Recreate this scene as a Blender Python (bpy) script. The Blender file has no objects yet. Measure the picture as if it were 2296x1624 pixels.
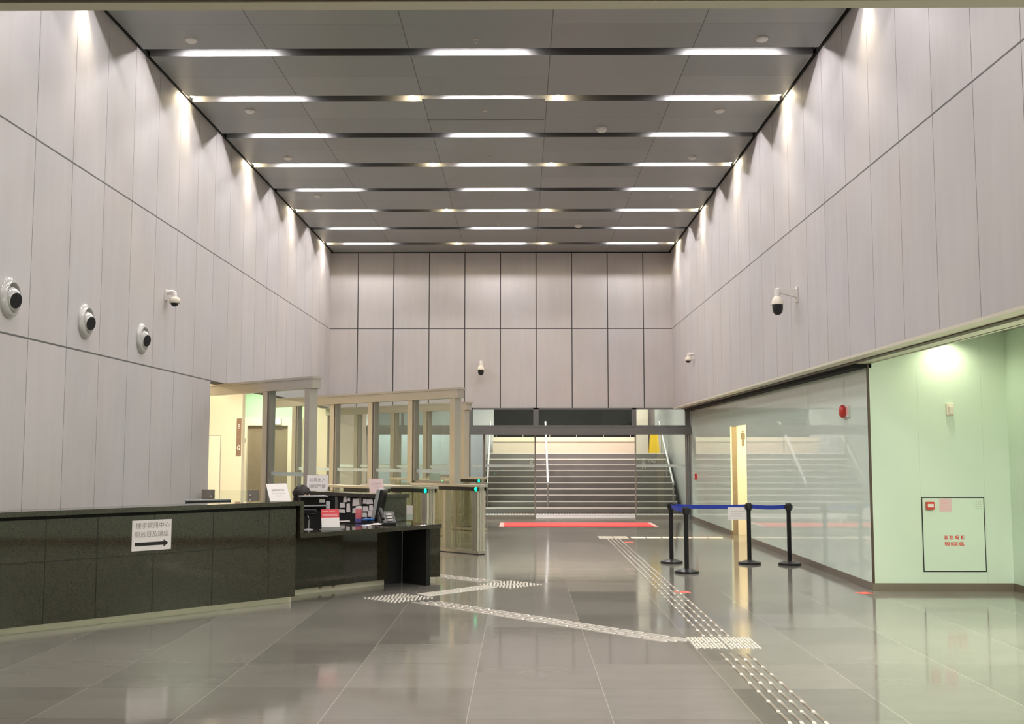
import bpy, bmesh, math, random
from mathutils import Vector, Matrix
random.seed(7)
C = bpy.context.scene.collection
SC = bpy.context.scene
PI = math.pi

# ---------------------------------------------------------------- camera
cam_d = bpy.data.cameras.new('camera'); cam = bpy.data.objects.new('camera', cam_d); C.objects.link(cam)
F_PX = 2500.0
cam_d.sensor_width = 36.0; cam_d.lens = 36.0*F_PX/2296.0
cam_d.shift_y = -27.0/2296.0
cam_d.clip_start = 0.05; cam_d.clip_end = 200
cam.location = (0, 0, 1.65)
cam.rotation_euler = (math.radians(90+5.2564), 0, math.radians(0.4792))
SC.camera = cam

# ---------------------------------------------------------------- world, exposure
w = bpy.data.worlds.new('night'); SC.world = w; w.use_nodes = True
w.node_tree.nodes['Background'].inputs[0].default_value = (0.05, 0.06, 0.08, 1)
w.node_tree.nodes['Background'].inputs[1].default_value = 0.35
SC.view_settings.view_transform = 'Standard'; SC.view_settings.look = 'None'
SC.view_settings.gamma = 1; SC.view_settings.use_curve_mapping = False
SC.view_settings.exposure = 0.2
SC.cycles.use_denoising = True
SC.cycles.max_bounces = 10; SC.cycles.diffuse_bounces = 5; SC.cycles.glossy_bounces = 5
SC.cycles.transparent_max_bounces = 24; SC.cycles.caustics_reflective = False; SC.cycles.caustics_refractive = False
SC.cycles.sample_clamp_indirect = 6.0

# ---------------------------------------------------------------- room dimensions
XL, XR, XG = -4.82, 3.79, 4.22        # left wall, right upper wall, right glass wall
YB, YF, YG = 27.9, 2.68, 13.6         # back wall, front lintel, green wall
ZC, ZS, ZS2 = 6.70, 2.76, 4.755       # ceiling, lower seam / lintel, upper seam
SLOT0, SLOTP, SLOTW = 13.70, 1.855, 0.26
LAMP, LAMP_TONE = 225.0, (1.0, 0.96, 0.97)
WARM = (1.0, 0.84, 0.56)
YO = 17.22                            # where the left wall opens to the lift lobby
S2 = math.sqrt(.5)

# ---------------------------------------------------------------- lights the frame does not show: real lamps and added fills
def area(name, loc, size, size_y, power, col, rot=(0, 0, 0), spread=None):
    l = bpy.data.lights.new(name, 'AREA'); l.shape = 'RECTANGLE'; l.size = size; l.size_y = size_y
    l.energy = power; l.color = col
    if spread: l.spread = spread
    o = bpy.data.objects.new(name, l); C.objects.link(o); o.location = loc; o.rotation_euler = rot
    return o
def spot(name, loc, power, col, ang=100, blend=.5, rot=(0, 0, 0), r=.03):
    l = bpy.data.lights.new(name, 'SPOT'); l.energy = power; l.color = col; l.spot_size = math.radians(ang)
    l.spot_blend = blend; l.shadow_soft_size = r
    o = bpy.data.objects.new(name, l); C.objects.link(o); o.location = loc; o.rotation_euler = rot
    return o
LAMP_X = (-3.73, -0.515, 2.70)
SPOT_W = 75
SPOT_X = (-4.72, -1.56, 0.53, 3.69)
for k in range(-5, 0):                                     # slots in front of the picture's upper edge
    y = SLOT0+SLOTP*k
    for x in LAMP_X: area('slot_lamp', (x, y, ZC+.072), 1.2, .032, LAMP*PI*1.2*.032, LAMP_TONE)
    if k % 2:
        for x in SPOT_X: spot('slot_spot', (x, y, ZC+.04), SPOT_W, WARM, 80, 1.0)
# added fill lights: low lobby, right recess, outdoor stairs; downlights: recess spot, lift lobby
for x in (-3.2, 0, 3.0): area('lobby_fill', (x, 0.6, 2.74), .5, .5, 48, (1, .93, .84))  # added fill that brightens the foreground and the near left wall
spot('recess_spot', (5.14, 13.36, 3.04), 26, (1, 1.0, .74), 165, 1.0, r=.04)
for y in (5.0, 9.2): area('recess_fill', (5.1, y, 3.08), .3, .3, 165, (1, .98, .84))  # added broad fill for the green wall, beside the real spot
for x, y, p in ((-8.2, 22.2, 58), (-7.0, 19.2, 80), (-6.2, 26.8, 62), (-5.6, 18.6, 100), (-5.45, 23.2, 92)):
    area('lift_lobby_lamp', (x, y, 3.36), .35, .35, p, (1, .90, .70))
spot('wall_washer', (-6.85, 24.7, 3.36), 13, (1, .86, .58), 110, .8); spot('wall_washer', (-7.75, 24.7, 3.36), 13, (1, .86, .58), 110, .8)
area('green_header_lamp', (-6.3, 27.5, 3.34), 1.6, .1, 14, (.75, 1, .7))
for x in (0.0, 2.2): area('stair_fill', (x, 31.6, 4.6), 1.4, 1.4, 150, (1, .93, .86))  # outdoor lights down to the terrace are added, without fixtures
area('porch_fill', (1.4, 29.2, 3.6), 3.0, .6, 14, (1, .90, .82))
area('court_fill', (-3.0, 29.2, 4.0), 2.0, .8, 230, (.97, .98, 1))  # added to brighten the view through the gate screens
area('parapet_fill', (1.2, 34.7, 3.0), 5.0, .2, 30, (1, .86, .62), (math.radians(20), 0, 0))  # added to brighten the parapet
area('terrace_fill', (1.6, 37.0, 4.6), 6.0, .4, 230, (1, .97, .95))  # added to brighten the white panels beyond the stairs
# the toilet corridor behind the glass wall
area('corridor_lamp', (5.0, 21.6, 2.5), .8, .4, 46, (1, .84, .5))

# ---------------------------------------------------------------- materials
def lin(h):
    h = h.lstrip('#'); v = [int(h[i:i+2], 16)/255 for i in (0, 2, 4)]
    return tuple(x/12.92 if x <= .04045 else ((x+.055)/1.055)**2.4 for x in v)+(1.0,)
def col(c): return lin(c) if isinstance(c, str) else tuple(c)+((1.0,) if len(c) == 3 else ())
class NT:
    def __init__(s, name):
        s.m = bpy.data.materials.new(name); s.m.use_nodes = True; s.t = s.m.node_tree
        s.b = s.t.nodes['Principled BSDF']; s.out = s.t.nodes['Material Output']
    def n(s, typ, **kw):
        x = s.t.nodes.new(typ)
        for k, v in kw.items(): setattr(x, k, v)
        return x
    def l(s, a, b): s.t.links.new(a, b)
    def math(s, op, a, b=None, c=None):
        x = s.n('ShaderNodeMath', operation=op)
        for i, v in enumerate((a, b, c)):
            if v is None: continue
            if isinstance(v, (int, float)): x.inputs[i].default_value = v
            else: s.l(v, x.inputs[i])
        return x.outputs[0]
    def mix(s, fac, a, b):
        x = s.n('ShaderNodeMix', data_type='RGBA')
        for sock, v in ((x.inputs[0], fac), (x.inputs[6], a), (x.inputs[7], b)):
            if isinstance(v, (int, float)): sock.default_value = v
            elif isinstance(v, tuple): sock.default_value = v
            else: s.l(v, sock)
        return x.outputs[2]
    def noise(s, vec, scale, detail=3, rough=.5):
        x = s.n('ShaderNodeTexNoise'); x.inputs['Scale'].default_value = scale; x.inputs['Detail'].default_value = detail
        x.inputs['Roughness'].default_value = rough; s.l(vec, x.inputs['Vector']); return x.outputs['Fac']
    def vec(s, x, y, z):
        c = s.n('ShaderNodeCombineXYZ')
        for i, v in enumerate((x, y, z)):
            if isinstance(v, (int, float)): c.inputs[i].default_value = v
            else: s.l(v, c.inputs[i])
        return c.outputs[0]
    def pos(s):
        g = s.n('ShaderNodeNewGeometry'); p = s.n('ShaderNodeSeparateXYZ'); s.l(g.outputs['Position'], p.inputs[0])
        return g.outputs['Position'], p.outputs
    def joint(s, p, off, pitch, width):     # 1 on the joint lines, and the number of the panel
        q = s.math('DIVIDE', s.math('SUBTRACT', p, off), pitch)
        f = s.math('ABSOLUTE', s.math('SUBTRACT', s.math('FRACT', s.math('ADD', q, .5)), .5))
        return s.math('LESS_THAN', f, width/2/pitch), s.math('FLOOR', q)
    def rnd(s, *ids):
        x = s.n('ShaderNodeTexWhiteNoise', noise_dimensions='3D'); i = list(ids)+[0, 0]
        s.l(s.vec(*i[:3]), x.inputs['Vector']); return x.outputs['Value']
    def base(s, c): s.l(c, s.b.inputs['Base Color'])
    def bump(s, h, strength, dist=.01):
        x = s.n('ShaderNodeBump'); x.inputs['Strength'].default_value = strength; x.inputs['Distance'].default_value = dist
        s.l(h, x.inputs['Height']); s.l(x.outputs[0], s.b.inputs['Normal'])
def mat(name, c, rough=.5, metal=0.0, emit=None, strength=0, coat=0, var=.05, scale=6, bump=0):
    t = NT(name); t.b.inputs['Roughness'].default_value = rough; t.b.inputs['Metallic'].default_value = metal
    c = col(c)
    tc = t.n('ShaderNodeTexCoord')
    f = t.noise(tc.outputs['Object'], scale, 4)
    t.base(t.mix(f, tuple(x*(1-var) for x in c[:3])+(1,), tuple(min(1, x*(1+var)) for x in c[:3])+(1,)))
    if bump: t.bump(f, bump)
    if coat: t.b.inputs['Coat Weight'].default_value = coat
    if emit: t.b.inputs['Emission Color'].default_value = col(emit); t.b.inputs['Emission Strength'].default_value = strength
    return t.m
def panel_mat(name, c, axis, off, pitch, seams, width=.010, dark=.22, seam_w=.019, rough=.6, tint=.05, streak=.16, zjoint=True):
    t = NT(name); P, p = t.pos(); c = col(c)
    j, idx = t.joint(p[axis], off, pitch, width)
    tier = 0
    for z in seams:
        tier = t.math('ADD', tier, t.math('GREATER_THAN', p[2], z))
        j = t.math('MAXIMUM', j, t.math('LESS_THAN', t.math('ABSOLUTE', t.math('SUBTRACT', p[2], z)), seam_w/2))
    r = t.rnd(idx, tier)
    sv = t.vec(t.math('MULTIPLY', p[0], 5), t.math('MULTIPLY', p[1], 5), t.math('MULTIPLY', p[2], .5))
    n1 = t.noise(sv, 1.3, 5, .6); n2 = t.noise(P, .9, 4, .55)
    v = t.math('ADD', t.math('MULTIPLY', t.math('SUBTRACT', r, .5), tint), t.math('MULTIPLY', t.math('SUBTRACT', n1, .5), streak))
    v = t.math('ADD', t.math('ADD', v, t.math('MULTIPLY', t.math('SUBTRACT', n2, .5), .16)), 1.0)
    mul = t.n('ShaderNodeVectorMath', operation='SCALE'); mul.inputs[0].default_value = c[:3]; t.l(v, mul.inputs['Scale'])
    # a faint change between warm beige and mauve grey from patch to patch
    hue = t.mix(t.noise(P, .55, 3), mul.outputs[0], mul.outputs[0])
    tintc = t.n('ShaderNodeVectorMath', operation='MULTIPLY'); t.l(mul.outputs[0], tintc.inputs[0])
    t.l(t.mix(t.noise(P, .7, 4), (1.05, 1.0, .93, 1), (.97, .97, 1.05, 1)), tintc.inputs[1])
    t.base(t.mix(j, tintc.outputs[0], (c[0]*dark, c[1]*dark, c[2]*dark, 1)))
    t.b.inputs['Roughness'].default_value = rough
    return t.m
WALL = (.56, .542, .533)
M = {}
M['wall_l'] = panel_mat('cement_panels_left', WALL, 1, YO, .917, (ZS, ZS2))
M['wall_r'] = panel_mat('cement_panels_right', WALL, 1, 13.74, .917, (ZS2,))
M['wall_b'] = panel_mat('cement_panels_back', WALL, 0, -.525, .8995, (ZS2,), width=.024, dark=.06, seam_w=.018)
def ceiling_mat():
    t = NT('grey_ceiling_panels'); P, p = t.pos()
    j, ix = t.joint(p[0], -.52-.89, 1.78, .012)
    j2, iy = t.joint(p[1], SLOT0+SLOTP/2, SLOTP, .008)
    r = t.rnd(ix, t.math('FLOOR', t.math('MULTIPLY', t.math('SUBTRACT', p[1], SLOT0), 2/SLOTP)))
    v = t.math('ADD', .9, t.math('MULTIPLY', r, .2))
    m = t.n('ShaderNodeVectorMath', operation='SCALE'); m.inputs[0].default_value = (.252, .262, .254); t.l(v, m.inputs['Scale'])
    t.base(t.mix(t.math('MAXIMUM', j, t.math('MULTIPLY', j2, .5)), m.outputs[0], (.05, .045, .04, 1)))
    t.b.inputs['Roughness'].default_value = .34
    return t.m
M['ceil'] = ceiling_mat()
def floor_mat():
    t = NT('polished_granite_floor'); P, p = t.pos()
    j1, ix = t.joint(p[0], -.34, .905, .006); j2, iy = t.joint(p[1], 7.1, .912, .006)
    r = t.rnd(ix, iy); sp = t.noise(P, 260, 2, .7); cl = t.noise(t.vec(t.math('MULTIPLY', p[0], .5), p[1], 0), 3.0, 5, .6)
    v = t.math('ADD', .60, t.math('ADD', t.math('MULTIPLY', r, .30), t.math('ADD', t.math('MULTIPLY', sp, .18), t.math('MULTIPLY', cl, .32))))
    m = t.n('ShaderNodeVectorMath', operation='SCALE'); m.inputs[0].default_value = (.222, .210, .184); t.l(v, m.inputs['Scale'])
    c = t.mix(j1, m.outputs[0], (.38, .355, .325, 1)); c = t.mix(t.math('MULTIPLY', j2, .45), c, (.09, .085, .075, 1))
    t.base(c)
    t.l(t.math('ADD', .05, t.math('MULTIPLY', t.math('ADD', r, cl), .045)), t.b.inputs['Roughness'])
    t.b.inputs['Specular IOR Level'].default_value = .62
    t.bump(t.noise(P, 2.6, 2), .05, .012)
    return t.m
M['floor'] = floor_mat()
def granite():
    t = NT('speckled_dark_granite'); P, p = t.pos()
    a = t.noise(P, 75, 3, .85); b = t.noise(P, 2.2, 3)
    f = t.math('MULTIPLY', t.math('SUBTRACT', a, .34), 3.0); f.node.use_clamp = True
    c = t.mix(f, (.005, .0045, .003, 1), (.078, .064, .040, 1)); c = t.mix(t.math('MULTIPLY', b, .4), c, (.030, .026, .018, 1))
    t.base(c); t.b.inputs['Roughness'].default_value = .05; t.b.inputs['Specular IOR Level'].default_value = .5; return t.m
M['granite'] = granite()
def clear(name, tint, refl=1.0, rough=.0):
    t = NT(name); t.t.nodes.remove(t.b)
    tr = t.n('ShaderNodeBsdfTransparent'); tr.inputs[0].default_value = col(tint)
    gl = t.n('ShaderNodeBsdfGlossy'); gl.inputs['Roughness'].default_value = rough
    g = t.n('ShaderNodeNewGeometry'); dt = t.n('ShaderNodeVectorMath', operation='DOT_PRODUCT')
    t.l(g.outputs['Incoming'], dt.inputs[0]); t.l(g.outputs['Normal'], dt.inputs[1])
    sch = t.math('ADD', .04, t.math('MULTIPLY', .96, t.math('POWER', t.math('SUBTRACT', 1.0, t.math('ABSOLUTE', dt.outputs['Value'])), 5)))
    mx = t.n('ShaderNodeMixShader'); t.l(t.math('MULTIPLY', sch, refl), mx.inputs[0])
    t.l(tr.outputs[0], mx.inputs[1]); t.l(gl.outputs[0], mx.inputs[2]); t.l(mx.outputs[0], t.out.inputs[0]); return t.m
M['glass'] = clear('clear_green_glass', (.945, .982, .96), .9)
M['acrylic'] = clear('clear_acrylic', (.95, .96, .96), .8)
M['doorglass'] = clear('entrance_glass', (.89, .945, .905), .8)
M['pedglass'] = clear('olive_tinted_gate_glass', (.905, .91, .86), 1.8)
M['painted'] = mat('back_painted_glass', (.78, .90, .79), .025, var=.02, scale=.6)
M['painted'].node_tree.nodes['Principled BSDF'].inputs['Specular IOR Level'].default_value = .55
M['mint'] = panel_mat('mint_green_panels', (.66, .80, .655), 0, 4.815, .775, (2.70,), width=.005, dark=.85, seam_w=.005, rough=.28, tint=.01, streak=.02)
M['mint2'] = mat('mint_green_panel_side', (.66, .80, .655), .28, var=.02)
M['cream'] = mat('cream_lobby_wall', (.80, .73, .58), .45, var=.03, scale=1.5)
M['cream2'] = mat('cream_trim', (.86, .80, .66), .4, var=.03)
M['lobbygreen'] = mat('pale_green_glass_panel', (.52, .78, .56), .2, var=.03)
M['liftdoor'] = mat('brown_metal_lift_door', (.32, .27, .20), .42, .35, var=.06)
M['steel'] = mat('brushed_stainless_steel', (.60, .56, .50), .32, .75, var=.05, scale=12)
M['pedinner'] = mat('olive_inner_panel', (.42, .40, .30), .5, var=.03)
M['steeldark'] = mat('grey_anodised_frame', (.36, .33, .29), .38, .55, var=.05)
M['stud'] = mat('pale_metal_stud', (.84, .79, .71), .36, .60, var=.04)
M['barsteel'] = mat('dim_sheen_steel_bar', (.52, .47, .39), .34, .85, var=.04)  # darker copy of the stud metal, weaker reflection painted into its colour
M['darkcover'] = mat('dark_grey_painted_steel', (.045, .045, .047), .3, .2)
M['pictogrey'] = mat('grey_pictogram_film', (.20, .17, .13), .6)
M['plinth'] = mat('pale_steel_plinth', (.80, .71, .60), .35, .35, var=.04)
M['dframe'] = mat('dark_grey_metal_frame', (.185, .185, .185), .45, .3, var=.08)
M['black'] = mat('black_plastic', (.012, .012, .013), .35, var=.2)
M['blackmatte'] = mat('matt_black', (.006, .006, .006), .8, var=.2)
M['slot'] = mat('dark_slot_lining', (.085, .082, .08), .6, var=.1)
M['greypl'] = mat('grey_plastic', (.38, .38, .39), .4)
M['white'] = mat('white_plastic', (.80, .76, .72), .4, var=.03)
M['cream_pl'] = mat('ivory_plastic', (.80, .74, .62), .4, var=.03)
M['nozzle'] = mat('glossy_grey_enamel', (.56, .55, .53), .12, .1, coat=.4, var=.03)
M['paper'] = mat('white_paper', (.93, .88, .87), .7, var=.02)
M['paperpink'] = mat('pale_pink_paper', (.74, .56, .56), .7, var=.03)
M['papergreen'] = mat('pale_green_paper', (.62, .72, .62), .7, var=.03)
M['ink'] = mat('black_ink', (.012, .010, .010), .6)
M['inkgrey'] = mat('grey_print', (.36, .31, .30), .7)
M['inkfaint'] = mat('faint_grey_print', (.52, .47, .46), .7)
M['red'] = mat('red_paint', (.62, .035, .02), .3, coat=.3)
M['redtext'] = mat('red_lettering', (.68, .06, .04), .5)
M['redmat'] = mat('red_floor_mat', (.80, .055, .05), .75, var=.08, scale=40, bump=.2)
M['redtape'] = mat('red_floor_tape', (.88, .14, .10), .5, var=.05)
M['pinktape'] = mat('pale_red_tape', (.90, .45, .40), .5, var=.05)
M['redleaf'] = mat('red_printed_card', (.78, .07, .09), .45)
M['pinkleaf'] = mat('pale_red_print', (.86, .38, .38), .5)
M['blue'] = mat('blue_webbing', (.020, .05, .42), .7, var=.1, scale=60)
M['bluebag'] = mat('blue_plastic_bag', (.06, .22, .62), .3, var=.3, scale=20)
M['pink'] = mat('pink_plastic', (.82, .20, .24), .35, var=.05)
M['purple'] = mat('violet_blue_plastic', (.16, .14, .45), .4)
M['greenled'] = mat('green_signal_lens', (.0, .5, .25), .3, emit=(.0, 1, .42), strength=2.2)
M['hair'] = mat('black_hair', (.016, .011, .008), .55, var=.5, scale=60, bump=.6)
M['skin'] = mat('skin', (.55, .34, .25), .5, var=.03)
M['uniform'] = mat('dark_uniform_cloth', (.015, .017, .025), .85, var=.1)
M['brownsign'] = mat('brown_sign_plate', (.24, .15, .10), .45)
M['skirt'] = mat('brown_grey_skirting', (.20, .165, .125), .35, .2, var=.06)
M['soffit'] = mat('beige_soffit_trim', (.70, .66, .53), .4, var=.04)
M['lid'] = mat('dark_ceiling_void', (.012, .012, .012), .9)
M['lowceil'] = mat('low_lobby_ceiling', (.36, .34, .30), .6)
M['browntrim'] = mat('dark_brown_trim', (.075, .050, .028), .5)
M['stone'] = mat('grey_stair_stone', (.20, .178, .165), .6, var=.18, scale=3)
M['nosing'] = mat('pale_nosing_strip', (.78, .72, .66), .5, var=.04)
M['basetile'] = mat('grey_tile', (.30, .27, .26), .6)
M['palestone'] = mat('pale_paving', (.33, .29, .27), .5, var=.06)
M['extgrey'] = mat('grey_metal_wall_panel', (.36, .36, .37), .5, var=.03)
M['extlight'] = mat('light_grey_wall', (.46, .46, .45), .35, var=.03)
M['extwhite'] = mat('white_wall_panel', (.74, .75, .78), .5, var=.02)
M['parapet'] = mat('cream_parapet_stone', (.80, .68, .55), .5, var=.03)
M['parapetcap'] = mat('light_parapet_cap', (.90, .82, .64), .5, var=.03)
M['extdark'] = mat('dark_stone_wall', (.035, .032, .028), .7, var=.35, scale=4)
M['extpink'] = mat('pinkish_wall_panel', (.66, .54, .50), .5)
M['rail'] = mat('white_handrail', (.62, .61, .59), .3, .2, var=.02)
M['yellow'] = mat('yellow_plastic', (.86, .56, .03), .4, var=.05)
M['lamp'] = mat('white_lamp_diffuser', (.9, .9, .9), .5, emit=LAMP_TONE, strength=LAMP)
M['spotlens'] = mat('warm_lamp_lens', (.9, .85, .7), .5, emit=WARM, strength=420)
M['liftlamp'] = mat('white_lit_indicator', (.9, .95, .9), .5, emit=(.85, 1, .92), strength=2.2)
M['frost'] = mat('white_manifestation_film', (.62, .70, .66), .6)

# ---------------------------------------------------------------- mesh building
class MB:
    def __init__(s): s.v = []; s.f = []; s.sm = []
    def add(s, vs, fs, smooth=False):
        o = len(s.v); s.v += [tuple(v) for v in vs]; s.f += [tuple(i+o for i in f) for f in fs]; s.sm += [smooth]*len(fs); return s
    def box(s, x0, x1, y0, y1, z0, z1):
        return s.add([(x0, y0, z0), (x1, y0, z0), (x1, y1, z0), (x0, y1, z0), (x0, y0, z1), (x1, y0, z1), (x1, y1, z1), (x0, y1, z1)],
                     [(0, 3, 2, 1), (4, 5, 6, 7), (0, 1, 5, 4), (1, 2, 6, 5), (2, 3, 7, 6), (3, 0, 4, 7)])
    def cbox(s, c, size): return s.box(c[0]-size[0]/2, c[0]+size[0]/2, c[1]-size[1]/2, c[1]+size[1]/2, c[2]-size[2]/2, c[2]+size[2]/2)
    def bar(s, a, b, wid, z0, z1, off=0):
        # upright slab that runs from a to b in plan, wid thick, shifted off to the left of its run
        a = Vector((a[0], a[1])); b = Vector((b[0], b[1])); d = (b-a).normalized(); n = Vector((-d.y, d.x))
        q = [a+n*(off-wid/2), b+n*(off-wid/2), b+n*(off+wid/2), a+n*(off+wid/2)]
        return s.prism([tuple(p) for p in q], z0, z1)
    def prism(s, poly, z0, z1):
        n = len(poly); A = sum(poly[i][0]*poly[(i+1) % n][1]-poly[(i+1) % n][0]*poly[i][1] for i in range(n))
        if A < 0: poly = poly[::-1]
        vs = [(x, y, z0) for x, y in poly]+[(x, y, z1) for x, y in poly]
        fs = [tuple(range(n))[::-1], tuple(range(n, 2*n))]+[(i, (i+1) % n, n+(i+1) % n, n+i) for i in range(n)]
        return s.add(vs, fs)
    def lathe(s, prof, n=24, M4=None, smooth=True):   # profile of (radius, height) about z
        vs = []; fs = []; m = len(prof)
        for r, z in prof:
            for i in range(n):
                a = 2*PI*i/n; vs.append(Vector((r*math.cos(a), r*math.sin(a), z)))
        for k in range(m-1):
            for i in range(n):
                fs.append((k*n+i, k*n+(i+1) % n, (k+1)*n+(i+1) % n, (k+1)*n+i))
        if prof[0][0] > 1e-6: fs.append(tuple(range(n))[::-1])
        if prof[-1][0] > 1e-6: fs.append(tuple(range((m-1)*n, m*n)))
        if M4: vs = [M4 @ v for v in vs]
        return s.add(vs, fs, smooth)
    def cyl(s, c, r, h, n=24, M4=None): return s.lathe([(r, 0), (r, h)], n, (M4 or Matrix()) if M4 else Matrix.Translation(c))
    def tube(s, pts, r, n=10):
        pts = [Vector(p) for p in pts]; vs = []; fs = []
        for i, p in enumerate(pts):
            d = (pts[min(i+1, len(pts)-1)]-pts[max(i-1, 0)]).normalized()
            up = Vector((0, 0, 1)) if abs(d.z) < .95 else Vector((1, 0, 0))
            a = d.cross(up).normalized(); b = a.cross(d)
            for k in range(n):
                t = 2*PI*k/n; vs.append(p+a*(r*math.cos(t))+b*(r*math.sin(t)))
        for i in range(len(pts)-1):
            for k in range(n): fs.append((i*n+k, i*n+(k+1) % n, (i+1)*n+(k+1) % n, (i+1)*n+k))
        fs.append(tuple(range(n))[::-1]); fs.append(tuple(range((len(pts)-1)*n, len(pts)*n)))
        return s.add(vs, fs, True)
    def ball(s, c, r, n=20, m=12, sc=(1, 1, 1)):
        prof = [(max(1e-7, r*math.sin(PI*k/m)), -r*math.cos(PI*k/m)) for k in range(m+1)]
        return s.lathe(prof, n, Matrix.Translation(c) @ Matrix.Diagonal((*sc, 1)))
    def tf(s, M4): s.v = [tuple(M4 @ Vector(v)) for v in s.v]; return s
    def build(s, name, material, parent=None, bevel=0):
        me = bpy.data.meshes.new(name); me.from_pydata(s.v, [], s.f)
        bm = bmesh.new(); bm.from_mesh(me); bmesh.ops.recalc_face_normals(bm, faces=bm.faces); bm.to_mesh(me); bm.free()
        me.polygons.foreach_set('use_smooth', s.sm)
        me.materials.append(M[material] if isinstance(material, str) else material)
        if any(s.sm):
            try: me.set_sharp_from_angle(angle=math.radians(40))
            except Exception: pass
        o = bpy.data.objects.new(name, me); C.objects.link(o)
        if parent: o.parent = parent
        if bevel:
            b = o.modifiers.new('bevel', 'BEVEL'); b.width = bevel; b.segments = 2; b.limit_method = 'ANGLE'
        return o
def tag(o, label, cat, group=None, kind=None):
    o['label'] = label; o['category'] = cat
    if group: o['group'] = group
    if kind: o['kind'] = kind
    return o
def thing(name, label, cat, loc=(0, 0, 0), rz=0, group=None):
    o = bpy.data.objects.new(name, None); o.empty_display_size = .1; C.objects.link(o)
    o.location = loc; o.rotation_euler = (0, 0, rz); return tag(o, label, cat, group)
def struct(name, mb, m, label, cat): return tag(mb.build(name, m), label, cat, kind='structure')
def dup(o, parent=None):
    c = o.copy(); C.objects.link(c)
    if parent: c.parent = parent
    for ch in list(o.children): dup(ch, c)
    return c
def B(*a): return MB().box(*a)
def text(name, body, size, m, parent, loc, rot, align='CENTER', ext=.0006, sx=1.0, space=1.0, bold=0):
    cu = bpy.data.curves.new(name, 'FONT'); cu.body = body; cu.size = size; cu.align_x = align; cu.align_y = 'CENTER'
    cu.extrude = ext; cu.space_character = space; cu.offset = bold
    t = bpy.data.objects.new(name+'_curve', cu); C.objects.link(t)
    bpy.context.view_layer.update()
    me = bpy.data.meshes.new_from_object(t.evaluated_get(bpy.context.evaluated_depsgraph_get()))
    bpy.data.objects.remove(t); bpy.data.curves.remove(cu)
    me.materials.clear(); me.materials.append(M[m])
    o = bpy.data.objects.new(name, me); C.objects.link(o); o.parent = parent
    o.location = loc; o.rotation_euler = rot; o.scale = (sx, 1, 1)
    return o
ORD = ['first', 'second', 'third', 'fourth', 'fifth', 'sixth', 'seventh', 'eighth', 'ninth', 'tenth', 'eleventh', 'twelfth']

# ================================================================ the setting
struct('floor', B(-10.3, 6.1, -4, 28.3, -.1, 0), 'floor', 'polished grey granite floor of the hall', 'floor')
wl = MB().box(XL-.22, XL, -4, YO, 0, ZC+.3); wl.box(XL-.22, XL, YO, YB+.2, ZS, ZC+.3)
struct('wall_left', wl, 'wall_l', 'left wall of pale cement panels with wide lobby opening', 'wall')
struct('wall_right', B(XR, XG, YF, YB+.2, ZS, ZC+.3), 'wall_r', 'right upper wall of pale cement panels', 'wall')
struct('wall_back', B(XL-.22, XG+.2, YB, YB+.2, ZS, ZC+.3), 'wall_b', 'back wall of pale cement panels above the entrance', 'wall')
fr = MB().box(XL-.22, XG, YF-.16, YF, ZS, ZC+.3)
struct('wall_front', fr, 'lowceil', 'lintel wall above the camera', 'wall')
struct('trim_1', B(XL, XG, YF-.045, YF+.004, ZS-.012, ZS+.06), 'soffit', 'pale edge trim along the top of the picture', 'trim')
struct('trim_2', B(XL, XG, YF-.10, YF-.047, ZS-.010, ZS+.02), 'browntrim', 'dark brown edge trim along the top of the picture', 'trim')
struct('wall_rear', B(-10.3, 6.1, -4.1, -4, 0, 3.3), 'cream', 'wall behind the camera', 'wall')
# ceiling: slabs between the light slots
ce = MB(); ys = [SLOT0+SLOTP*k for k in range(-5, 8)]
edges = [YF]+sum(([y-SLOTW/2, y+SLOTW/2] for y in ys), [])+[YB-.05]
for a, b in zip(edges[::2], edges[1::2]): ce.box(XL+.07, XR-.07, a, b, ZC, ZC+.1)
ceil_o = struct('ceiling', ce, 'ceil', 'dark grey ceiling panels between the light slots', 'ceiling')
ceil_o.data.materials.append(M['slot'])
for p in ceil_o.data.polygons:
    if abs(p.normal.z) < .5: p.material_index = 1          # the slots are lined with dark metal
struct('trim_14', MB().box(XL, XL+.03, YF, YB, ZC+.03, ZC+.10), 'lid', 'black strip painting in gap shade along the left wall top', 'trim')  # these three strips are added to blacken the gap as shade would
struct('trim_15', MB().box(XR-.03, XR, YF, YB, ZC+.03, ZC+.10), 'lid', 'black strip painting in gap shade along the right wall top', 'trim')
struct('trim_16', MB().box(XL, XR, YB-.02, YB, ZC-.02, ZC+.10), 'lid', 'black strip painting in gap shade along the back wall top', 'trim')
lid = MB().box(XL-.1, XR+.1, YF, YB+.1, ZC+.17, ZC+.25)
struct('ceiling_void', lid, 'lid', 'dark void above the ceiling slots', 'ceiling')
struct('ceiling_front', B(-10.3, 6.1, -4, YF-.1, ZS+.015, ZS+.1), 'lowceil', 'low ceiling above the camera', 'ceiling')
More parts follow.
